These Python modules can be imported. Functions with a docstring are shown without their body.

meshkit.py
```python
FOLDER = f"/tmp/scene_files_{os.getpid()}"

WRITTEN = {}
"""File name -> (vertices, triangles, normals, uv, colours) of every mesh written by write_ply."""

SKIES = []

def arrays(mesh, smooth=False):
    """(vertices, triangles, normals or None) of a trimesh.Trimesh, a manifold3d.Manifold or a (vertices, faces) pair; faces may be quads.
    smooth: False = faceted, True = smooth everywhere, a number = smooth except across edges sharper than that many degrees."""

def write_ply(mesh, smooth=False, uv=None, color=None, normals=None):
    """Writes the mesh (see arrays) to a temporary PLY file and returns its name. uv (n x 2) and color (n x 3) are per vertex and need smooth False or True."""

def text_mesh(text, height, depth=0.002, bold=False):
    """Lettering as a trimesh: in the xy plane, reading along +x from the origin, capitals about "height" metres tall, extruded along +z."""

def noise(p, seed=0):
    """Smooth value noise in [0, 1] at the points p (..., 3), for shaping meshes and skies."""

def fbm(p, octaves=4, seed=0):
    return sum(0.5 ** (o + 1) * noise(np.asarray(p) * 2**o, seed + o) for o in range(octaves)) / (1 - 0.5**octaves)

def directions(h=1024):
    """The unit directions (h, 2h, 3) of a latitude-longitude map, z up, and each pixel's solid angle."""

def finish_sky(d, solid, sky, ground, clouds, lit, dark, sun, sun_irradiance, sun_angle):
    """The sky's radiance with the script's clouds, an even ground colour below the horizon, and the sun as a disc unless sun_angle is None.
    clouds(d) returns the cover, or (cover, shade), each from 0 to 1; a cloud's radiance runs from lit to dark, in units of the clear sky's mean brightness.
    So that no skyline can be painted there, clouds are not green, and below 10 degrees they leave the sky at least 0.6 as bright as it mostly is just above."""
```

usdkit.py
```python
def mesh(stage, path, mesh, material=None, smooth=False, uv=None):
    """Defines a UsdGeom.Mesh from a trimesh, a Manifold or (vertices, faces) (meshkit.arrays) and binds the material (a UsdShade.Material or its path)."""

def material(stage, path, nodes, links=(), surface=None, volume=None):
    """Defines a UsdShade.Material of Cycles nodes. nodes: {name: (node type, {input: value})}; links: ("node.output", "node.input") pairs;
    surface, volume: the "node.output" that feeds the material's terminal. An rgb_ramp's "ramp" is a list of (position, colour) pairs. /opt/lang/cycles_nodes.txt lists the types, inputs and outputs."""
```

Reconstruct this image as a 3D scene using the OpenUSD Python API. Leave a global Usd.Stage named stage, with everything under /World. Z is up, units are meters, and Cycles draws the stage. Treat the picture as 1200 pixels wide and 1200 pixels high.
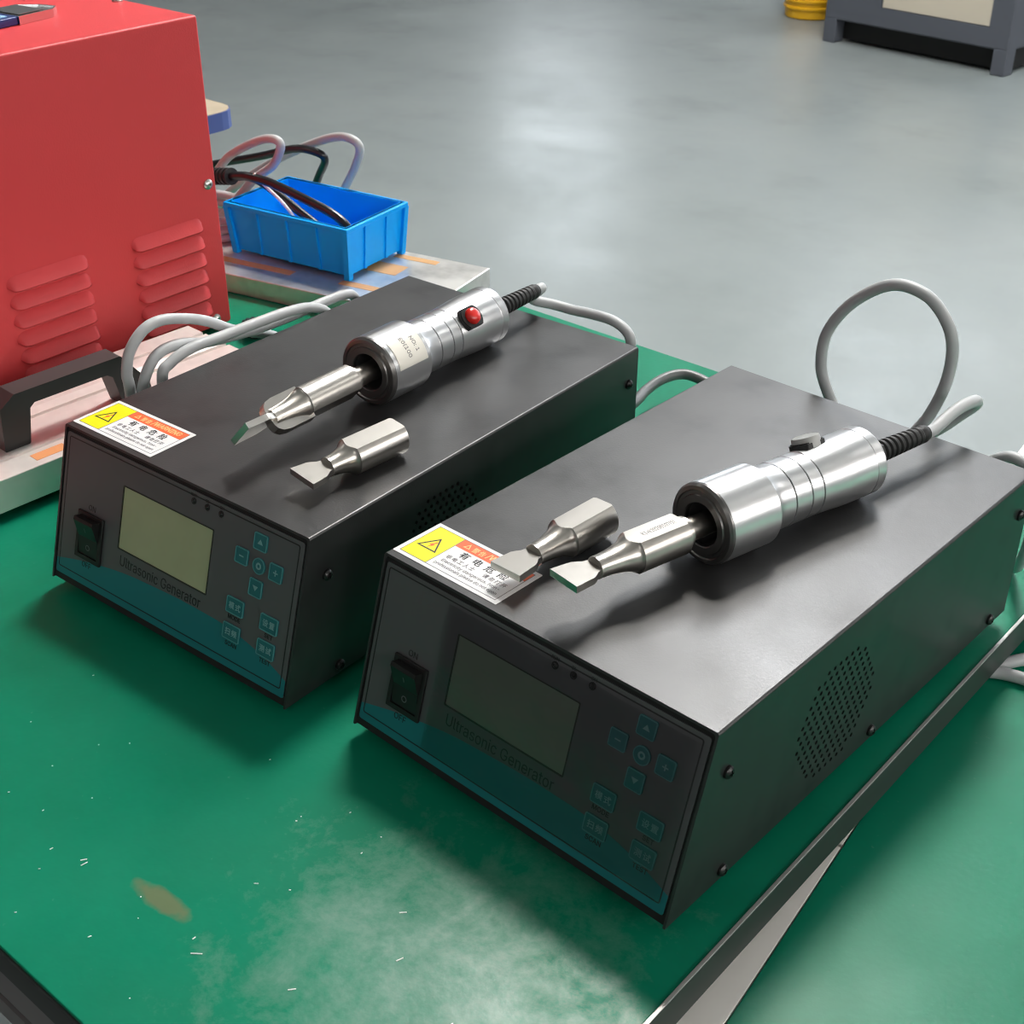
import math, random, json
import numpy as np, trimesh, manifold3d as m3
import meshkit, usdkit
from shapely.geometry import Polygon, LineString, Point, box as sbox
from shapely import affinity
from pxr import Usd, UsdGeom, UsdLux, UsdShade, Gf, Sdf

stage = Usd.Stage.CreateInMemory()
UsdGeom.SetStageUpAxis(stage, 'Z'); UsdGeom.SetStageMetersPerUnit(stage, 1.0)
UsdGeom.Xform.Define(stage, '/World')
random.seed(7); RNG = np.random.default_rng(7)

# ------------------------------------------------------------------ camera, exposure, light levels
EYE = np.array([0.4494, -0.3895, 0.4873])
CR = np.array([0.73400, 0.67915, 0.00068]); CU = np.array([-0.35320, 0.38087, 0.85449]); CD = np.array([-0.58009, 0.62739, -0.51946])
cam = UsdGeom.Camera.Define(stage, '/World/camera')
M4 = Gf.Matrix4d(1.0)
for row, vec in enumerate((CR, CU, -CD)):
    vec = vec / np.linalg.norm(vec)
    M4.SetRow(row, Gf.Vec4d(*map(float, vec), 0.0))
M4.SetRow(3, Gf.Vec4d(*map(float, EYE), 1.0))
cam.AddTransformOp().Set(M4)
cam.CreateHorizontalApertureAttr(36.0); cam.CreateVerticalApertureAttr(36.0)
cam.CreateFocalLengthAttr(36.0 * 1600.65 / 1200.0)
cam.CreateClippingRangeAttr(Gf.Vec2f(0.02, 100.0))
cam.CreateFStopAttr(32.0); cam.CreateFocusDistanceAttr(0.78)
EXPOSURE = 0.0
cam.CreateExposureAttr(EXPOSURE)

KEY_LAMP = 175.0        # emission of the ceiling lamp behind the bench
LAMP = 9.0            # emission of the other ceiling lamps
ADDED_SKYLIGHT = 19.0        # glow of the added roof panel that gives the generator tops gloss
EAST_FILL = 6.5      # glow of unseen east panes, added to light the red machine
WINDOW = 6.0           # daylight on the window panes

# ------------------------------------------------------------------ materials
LK = '/World/Looks/'
UsdGeom.Scope.Define(stage, '/World/Looks')
def pbr(name, color, rough=0.5, metal=0.0, bump=0.0, bscale=400.0, var=None, vscale=8.0, coat=0.0, spec=0.5, rvar=0.0, extra=None):
    """A principled material with optional fine bump, colour mottling and roughness wear, all procedural in object space."""
    p = {'base_color': color, 'roughness': rough, 'metallic': metal, 'specular_ior_level': spec, 'coat_weight': coat}
    if extra: p.update(extra)
    n = {'p': ('principled_bsdf', p)}; l = []
    if bump or var or rvar:
        n['tc'] = ('texture_coordinate', {})
    if bump:
        n['bn'] = ('noise_texture', {'scale': bscale, 'detail': 3.0})
        n['bu'] = ('bump', {'strength': bump, 'distance': 0.001})
        l += [('tc.object', 'bn.vector'), ('bn.fac', 'bu.height'), ('bu.normal', 'p.normal')]
    if var:
        n['vn'] = ('noise_texture', {'scale': vscale, 'detail': 5.0, 'roughness': 0.6})
        n['vr'] = ('rgb_ramp', {'ramp': [(0.3, color), (0.72, var)]})
        l += [('tc.object', 'vn.vector'), ('vn.fac', 'vr.fac'), ('vr.color', 'p.base_color')]
    if rvar:
        n['rn'] = ('noise_texture', {'scale': vscale * 1.7, 'detail': 4.0})
        n['rm'] = ('map_range', {'from_min': 0.3, 'from_max': 0.7, 'to_min': max(0.02, rough - rvar), 'to_max': min(1.0, rough + rvar)})
        l += [('tc.object', 'rn.vector'), ('rn.fac', 'rm.value'), ('rm.result', 'p.roughness')]
    return usdkit.material(stage, LK + name, n, l, surface='p.BSDF')
def emit(name, color, strength):
    return usdkit.material(stage, LK + name, {'e': ('emission', {'color': color, 'strength': strength})}, surface='e.emission')

M = {}
M['case'] = pbr('case_black', (0.022, 0.022, 0.0225), 0.36, bump=0.06, bscale=900.0, rvar=0.05, vscale=14.0, spec=0.6)
M['edge_metal'] = pbr('worn_edge', (0.45, 0.44, 0.42), 0.35, 1.0)
M['dark'] = pbr('inner_black', (0.006, 0.006, 0.006), 0.7)
M['panel_gray'] = pbr('panel_gray', (0.085, 0.085, 0.090), 0.42, bump=0.05, bscale=1500.0)
M['teal'] = pbr('panel_teal', (0.006, 0.155, 0.175), 0.42)
M['key'] = pbr('key_teal', (0.012, 0.135, 0.150), 0.40)
M['key_rim'] = pbr('key_rim', (0.07, 0.26, 0.27), 0.4)
M['key_mark'] = pbr('key_mark', (0.17, 0.34, 0.35), 0.5)
M['ink'] = pbr('ink_black', (0.008, 0.008, 0.009), 0.5)
M['lcd'] = pbr('lcd_green', (0.40, 0.43, 0.26), 0.38, var=(0.35, 0.375, 0.22), vscale=30.0)
M['lcd_dim'] = pbr('lcd_dark', (0.17, 0.21, 0.16), 0.38, var=(0.145, 0.18, 0.135), vscale=25.0)
M['lcd_edge'] = pbr('lcd_edge', (0.02, 0.024, 0.016), 0.5)
M['plastic_black'] = pbr('plastic_black', (0.011, 0.011, 0.011), 0.45, spec=0.35)
M['handle_black'] = pbr('handle_black', (0.018, 0.018, 0.018), 0.5, spec=0.7)
M['rubber'] = pbr('rubber_black', (0.010, 0.010, 0.010), 0.6)
M['screw_black'] = pbr('screw_black', (0.03, 0.03, 0.03), 0.3, 0.6)
M['screw_steel'] = pbr('screw_steel', (0.62, 0.60, 0.56), 0.25, 1.0)
M['alu'] = pbr('aluminium', (0.88, 0.88, 0.89), 0.27, 1.0)
M['alu_dark'] = pbr('steel_ring', (0.20, 0.195, 0.19), 0.30, 0.9)
M['steel'] = pbr('horn_steel', (0.62, 0.588, 0.545), 0.27, 1.0)
M['steel_dark'] = pbr('steel_dark', (0.34, 0.33, 0.32), 0.12, 1.0)
M['groove'] = pbr('groove_dark', (0.05, 0.05, 0.05), 0.5, 0.5)
M['red'] = pbr('machine_red', (0.62, 0.046, 0.052), 0.46, bump=0.15, bscale=700.0, spec=0.4)
M['red_button'] = pbr('button_red', (0.60, 0.015, 0.010), 0.25, coat=0.4)
M['gray_button'] = pbr('button_gray', (0.36, 0.36, 0.35), 0.3)
M['cable'] = pbr('cable_gray', (0.43, 0.44, 0.45), 0.48)
M['cable_dark'] = pbr('cable_darkgray', (0.10, 0.105, 0.105), 0.42)
M['cord'] = pbr('cord_black', (0.010, 0.011, 0.013), 0.22)
M['tie'] = pbr('tie_white', (0.75, 0.75, 0.72), 0.4)
M['blue'] = pbr('bin_blue', (0.001, 0.37, 1.0), 0.40, bump=0.05, bscale=300.0, spec=0.2)
M['blue'] = M['blue']
M['white_label'] = pbr('label_white', (0.74, 0.74, 0.74), 0.35)
M['yellow'] = pbr('label_yellow', (0.80, 0.72, 0.0), 0.38)
M['orange'] = pbr('label_orange', (0.80, 0.13, 0.035), 0.38)
M['orange_text'] = pbr('label_orange_text', (0.88, 0.52, 0.22), 0.4)
M['ink_gray'] = pbr('ink_gray', (0.14, 0.13, 0.14), 0.5)
M['label_cream'] = pbr('label_cream', (0.72, 0.69, 0.62), 0.4)
M['plate'] = pbr('plate_anodised', (0.84, 0.78, 0.74), 0.24, 0.35, rvar=0.08, vscale=12.0)
M['plate_side'] = pbr('plate_side', (0.55, 0.55, 0.54), 0.34, 0.7)
M['tray'] = pbr('tray_alu', (0.66, 0.65, 0.62), 0.36, 0.8, rvar=0.1, vscale=10.0)
M['tape'] = pbr('tape_tan', (0.50, 0.27, 0.10), 0.45)
M['sticker_orange'] = pbr('sticker_orange', (0.72, 0.30, 0.12), 0.45)
M['bench_edge'] = pbr('bench_edge', (0.030, 0.036, 0.033), 0.45)
M['trim_highlight'] = pbr('trim_highlight', (0.45, 0.45, 0.43), 0.35, 0.6)
M['frame_gray'] = pbr('frame_gray', (0.20, 0.19, 0.19), 0.42, 0.3)
M['bench_white'] = pbr('bench_white', (0.85, 0.82, 0.77), 0.40)
M['cream'] = pbr('cream_wood', (0.40, 0.33, 0.24), 0.5, var=(0.34, 0.28, 0.20), vscale=20.0)
M['blue_edge'] = pbr('blue_edge', (0.06, 0.10, 0.30), 0.4)
M['cabinet'] = pbr('cabinet_gray', (0.075, 0.082, 0.100), 0.5)
M['cabinet_panel'] = pbr('cabinet_cream', (0.52, 0.47, 0.38), 0.5)
M['bucket'] = pbr('bucket_yellow', (0.78, 0.42, 0.01), 0.4)
M['clip_blue'] = pbr('clip_blue', (0.02, 0.04, 0.16), 0.25)
M['clip_light'] = pbr('clip_lightblue', (0.30, 0.50, 0.72), 0.4)
M['clip_silver'] = pbr('clip_silver', (0.75, 0.74, 0.72), 0.16, 1.0)
M['chip'] = pbr('chip_white', (0.75, 0.80, 0.78), 0.4)
M['wall'] = pbr('wall_paint', (0.33, 0.335, 0.34), 0.7)
M['ceiling'] = pbr('ceiling_paint', (0.42, 0.42, 0.41), 0.8)
M['lampframe'] = pbr('lamp_frame', (0.7, 0.7, 0.7), 0.5)
M['key_emit'] = emit('lamp_key', (1.0, 0.965, 0.90), KEY_LAMP)
M['lamp_emit'] = emit('lamp_on', (1.0, 0.975, 0.93), LAMP)
M['added_roof_pane'] = emit('added_roof_light', (0.97, 0.985, 1.0), ADDED_SKYLIGHT)
M['east_fill_pane'] = emit('east_fill_pane', (1.0, 0.97, 0.93), EAST_FILL)
M['pane'] = emit('daylit_pane', (0.86, 0.93, 1.0), WINDOW)

# green anti-static mat: mottled green with rubbed grey patches, rusty stains and pale scratches
def mat_green(name, seed, wear, spec, centre, reach, stain):
    n = {'tc': ('texture_coordinate', {}),
         'mp': ('mapping', {'location': (seed, seed * 0.7, 0.0)}),
         'n1': ('noise_texture', {'scale': 9.0, 'detail': 6.0, 'roughness': 0.62}),
         'r1': ('rgb_ramp', {'ramp': [(0.32, (0.001, 0.165, 0.088)), (0.70, (0.004, 0.200, 0.112))]}),
         'n2': ('noise_texture', {'scale': 30.0, 'detail': 9.0, 'roughness': 0.74, 'distortion': 0.15}),
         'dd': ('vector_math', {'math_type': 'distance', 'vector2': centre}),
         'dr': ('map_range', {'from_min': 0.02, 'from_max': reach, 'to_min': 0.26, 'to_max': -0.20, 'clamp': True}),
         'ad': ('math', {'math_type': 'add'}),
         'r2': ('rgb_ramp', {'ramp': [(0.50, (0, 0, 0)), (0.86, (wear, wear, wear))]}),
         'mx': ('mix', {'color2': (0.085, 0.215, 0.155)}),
         'n3': ('noise_texture', {'scale': 260.0, 'detail': 2.0}),
         'r3': ('rgb_ramp', {'ramp': [(0.72, (0, 0, 0)), (0.82, (0.25, 0.25, 0.25))]}),
         'my': ('mix', {'color2': (0.12, 0.28, 0.20)}),
         'n4': ('noise_texture', {'scale': 14.0, 'detail': 5.0}),
         'sm': ('mapping', {'mapping_type': 'texture', 'location': (-0.2137, 0.0654, 0.0), 'rotation': (0.0, 0.0, 0.05), 'scale': (0.0165, 0.0050, 1.0)}),
         'sl': ('vector_math', {'math_type': 'length'}), 'n5': ('noise_texture', {'scale': 110.0, 'detail': 5.0}),
         'sa': ('math', {'math_type': 'subtract'}), 'sr': ('map_range', {'from_min': 0.25, 'from_max': 0.75, 'to_min': stain, 'to_max': 0.0, 'clamp': True}), 'mz': ('mix', {'color2': (0.15, 0.15, 0.075)}),
         'rr': ('map_range', {'from_min': 0.3, 'from_max': 0.7, 'to_min': 0.30, 'to_max': 0.42}),
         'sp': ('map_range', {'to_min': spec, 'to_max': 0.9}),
         'bu': ('bump', {'strength': 0.08, 'distance': 0.001}),
         'p': ('principled_bsdf', {'roughness': 0.36})}
    l = [('tc.object', 'mp.vector')] + [('mp.vector', k + '.vector') for k in ('n1', 'n2', 'n3', 'n4')] + [
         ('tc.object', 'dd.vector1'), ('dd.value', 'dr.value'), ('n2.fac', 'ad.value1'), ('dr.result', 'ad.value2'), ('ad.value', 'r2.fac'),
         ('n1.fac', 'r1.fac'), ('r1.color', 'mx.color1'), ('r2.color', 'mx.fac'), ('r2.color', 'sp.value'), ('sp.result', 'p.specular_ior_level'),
         ('n3.fac', 'r3.fac'), ('mx.color', 'my.color1'), ('r3.color', 'my.fac'), ('tc.object', 'sm.vector'), ('sm.vector', 'sl.vector1'), ('tc.object', 'n5.vector'), ('sl.value', 'sa.value1'), ('n5.fac', 'sa.value2'),
         ('sa.value', 'sr.value'), ('sr.result', 'mz.fac'), ('my.color', 'mz.color1'), ('mz.color', 'p.base_color'),
         ('n4.fac', 'rr.value'), ('rr.result', 'p.roughness'), ('n3.fac', 'bu.height'), ('bu.normal', 'p.normal')]
    return usdkit.material(stage, LK + name, n, l, surface='p.BSDF')
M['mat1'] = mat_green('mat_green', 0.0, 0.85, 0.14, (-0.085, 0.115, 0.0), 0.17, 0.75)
M['mat2'] = mat_green('mat_green_clean', 5.3, 0.3, 0.12, (0.35, 0.30, 0.0), 0.30, 0.0)

# grey-green epoxy floor
n = {'tc': ('texture_coordinate', {}),
     'n1': ('noise_texture', {'scale': 1.3, 'detail': 6.0, 'roughness': 0.6}),
     'r1': ('rgb_ramp', {'ramp': [(0.3, (0.165, 0.188, 0.187)), (0.7, (0.200, 0.222, 0.219))]}),
     'n2': ('noise_texture', {'scale': 3.0, 'detail': 4.0}),
     'rr': ('map_range', {'from_min': 0.3, 'from_max': 0.7, 'to_min': 0.30, 'to_max': 0.42}),
     'n3': ('noise_texture', {'scale': 7.0, 'detail': 3.0}),
     'bu': ('bump', {'strength': 0.05, 'distance': 0.01}),
     'p': ('principled_bsdf', {'specular_ior_level': 0.55})}
M['floor'] = usdkit.material(stage, LK + 'floor_epoxy', n, [('tc.object', 'n1.vector'), ('tc.object', 'n2.vector'), ('tc.object', 'n3.vector'), ('n1.fac', 'r1.fac'),
     ('r1.color', 'p.base_color'), ('n2.fac', 'rr.value'), ('rr.result', 'p.roughness'), ('n3.fac', 'bu.height'), ('bu.normal', 'p.normal')], surface='p.BSDF')

# clear protective film, slightly crumpled
n = {'tc': ('texture_coordinate', {}), 'n1': ('noise_texture', {'scale': 45.0, 'detail': 3.0, 'distortion': 1.5}),
     'bu': ('bump', {'strength': 0.35, 'distance': 0.002}), 'fr': ('fresnel', {'IOR': 1.45}),
     't': ('transparent_bsdf', {'color': (0.93, 0.93, 0.93)}), 'g': ('glossy_bsdf', {'color': (0.9, 0.9, 0.9), 'roughness': 0.14}), 'm': ('mix_closure', {})}
M['film'] = usdkit.material(stage, LK + 'clear_film', n, [('tc.object', 'n1.vector'), ('n1.fac', 'bu.height'), ('bu.normal', 'g.normal'),
     ('fr.fac', 'm.fac'), ('t.BSDF', 'm.closure1'), ('g.BSDF', 'm.closure2')], surface='m.closure')

# ------------------------------------------------------------------ mesh helpers
def TM(man):
    q = man.to_mesh()
    return trimesh.Trimesh(np.asarray(q.vert_properties)[:, :3].astype(float), np.asarray(q.tri_verts), process=False)
def MAN(t):
    t = trimesh.Trimesh(t.vertices, t.faces, process=True)
    return m3.Manifold(m3.Mesh(np.asarray(t.vertices, np.float32), np.asarray(t.faces, np.uint32)))
def hull(pts): return m3.Manifold.hull_points(np.asarray(pts, float))
def bxm(x0, x1, y0, y1, z0, z1, r=0.0):
    if r <= 0: return hull([(x, y, z) for x in (x0, x1) for y in (y0, y1) for z in (z0, z1)])
    p = []
    for x, sx in ((x0, 1), (x1, -1)):
        for y, sy in ((y0, 1), (y1, -1)):
            for z, sz in ((z0, 1), (z1, -1)):
                a, b = r, 0.3 * r
                p += [(x, y + sy * a, z + sz * a), (x + sx * a, y, z + sz * a), (x + sx * a, y + sy * a, z),
                      (x + sx * b, y + sy * b, z + sz * a), (x + sx * b, y + sy * a, z + sz * b), (x + sx * a, y + sy * b, z + sz * b)]
    return hull(p)
def bx(*a, **k): return TM(bxm(*a, **k))
def ext(poly, z0, z1):
    gs = [g for g in getattr(poly, 'geoms', [poly]) if g.area > 1e-12]
    t = trimesh.util.concatenate([trimesh.creation.extrude_polygon(g, z1 - z0, engine='earcut') for g in gs])
    t.apply_translation((0, 0, z0)); return t
def place(t, O, U, V, N):
    """Map local (x, y, z) to O + xU + yV + zN."""
    t = t.copy(); v = t.vertices
    t.vertices = np.asarray(O) + v[:, :1] * np.asarray(U) + v[:, 1:2] * np.asarray(V) + v[:, 2:3] * np.asarray(N)
    if np.dot(np.cross(U, V), N) < 0: t.faces = t.faces[:, ::-1]
    return t
def cat(*ts): return trimesh.util.concatenate([t for t in ts])
def rrect(x0, x1, y0, y1, r): return sbox(x0 + r, y0 + r, x1 - r, y1 - r).buffer(r, quad_segs=4)
def lathe(prof, n=64):
    """Solid of revolution about z; prof: (z, r) pairs from one end to the other, r = 0 at the closed ends."""
    a = np.linspace(0, 2 * np.pi, n, endpoint=False); prof = np.asarray(prof, float)
    vs, fs, rings = [], [], []
    for z, r in prof:
        if r < 1e-9: rings.append([len(vs)]); vs.append((0, 0, z))
        else:
            rings.append(list(range(len(vs), len(vs) + n))); vs += [(r * math.cos(t), r * math.sin(t), z) for t in a]
    for A, B in zip(rings[:-1], rings[1:]):
        for i in range(n):
            j = (i + 1) % n
            if len(A) == 1 and len(B) == 1: continue
            if len(A) == 1: fs.append((A[0], B[j], B[i]))
            elif len(B) == 1: fs.append((A[i], A[j], B[0]))
            else: fs += [(A[i], A[j], B[j]), (A[i], B[j], B[i])]
    t = trimesh.Trimesh(np.array(vs), np.array(fs), process=False)
    if t.volume < 0: t.faces = t.faces[:, ::-1]
    return t
def spline(P, per=10):
    P = np.asarray(P, float); Q = np.vstack([2 * P[0] - P[1], P, 2 * P[-1] - P[-2]]); out = []
    for i in range(1, len(Q) - 2):
        p0, p1, p2, p3 = Q[i - 1:i + 3]
        for t in np.linspace(0, 1, per, endpoint=False):
            out.append(0.5 * (2 * p1 + (p2 - p0) * t + (2 * p0 - 5 * p1 + 4 * p2 - p3) * t * t + (3 * p1 - p0 - 3 * p2 + p3) * t ** 3))
    out.append(P[-1]); return np.array(out)
def tube(P, r, n=12, per=8, smooth=True):
    """A round cable through the points P; r may be one radius or one per spline point."""
    C = spline(P, per) if smooth else np.asarray(P, float)
    T = np.gradient(C, axis=0); T /= np.linalg.norm(T, axis=1, keepdims=True)
    up = np.array([0, 0, 1.0]) if abs(T[0][2]) < 0.9 else np.array([1.0, 0, 0])
    N = np.cross(T[0], up); N /= np.linalg.norm(N); R = np.broadcast_to(r, len(C)); vs, fs = [], []
    a = np.linspace(0, 2 * np.pi, n, endpoint=False)
    for k in range(len(C)):
        N = N - T[k] * (N @ T[k]); N /= np.linalg.norm(N); B = np.cross(T[k], N)
        vs += [C[k] + R[k] * (math.cos(t) * N + math.sin(t) * B) for t in a]
    for k in range(len(C) - 1):
        for i in range(n):
            j = (i + 1) % n; A, b, c, d = k * n + i, k * n + j, (k + 1) * n + j, (k + 1) * n + i
            fs += [(A, b, c), (A, c, d)]
    e0, e1 = len(vs), len(vs) + 1; vs += [C[0], C[-1]]; L = (len(C) - 1) * n
    for i in range(n):
        j = (i + 1) % n; fs += [(e0, j, i), (e1, L + i, L + j)]
    t = trimesh.Trimesh(np.array(vs), np.array(fs), process=False)
    if t.volume < 0: t.faces = t.faces[:, ::-1]
    return t
def Rot(axis, deg, t=None):
    m = trimesh.transformations.rotation_matrix(math.radians(deg), axis)
    if t is None: return m
    t = t.copy(); t.apply_transform(m); return t
def mv(t, x=0, y=0, z=0): t = t.copy(); t.apply_translation((x, y, z)); return t

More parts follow.
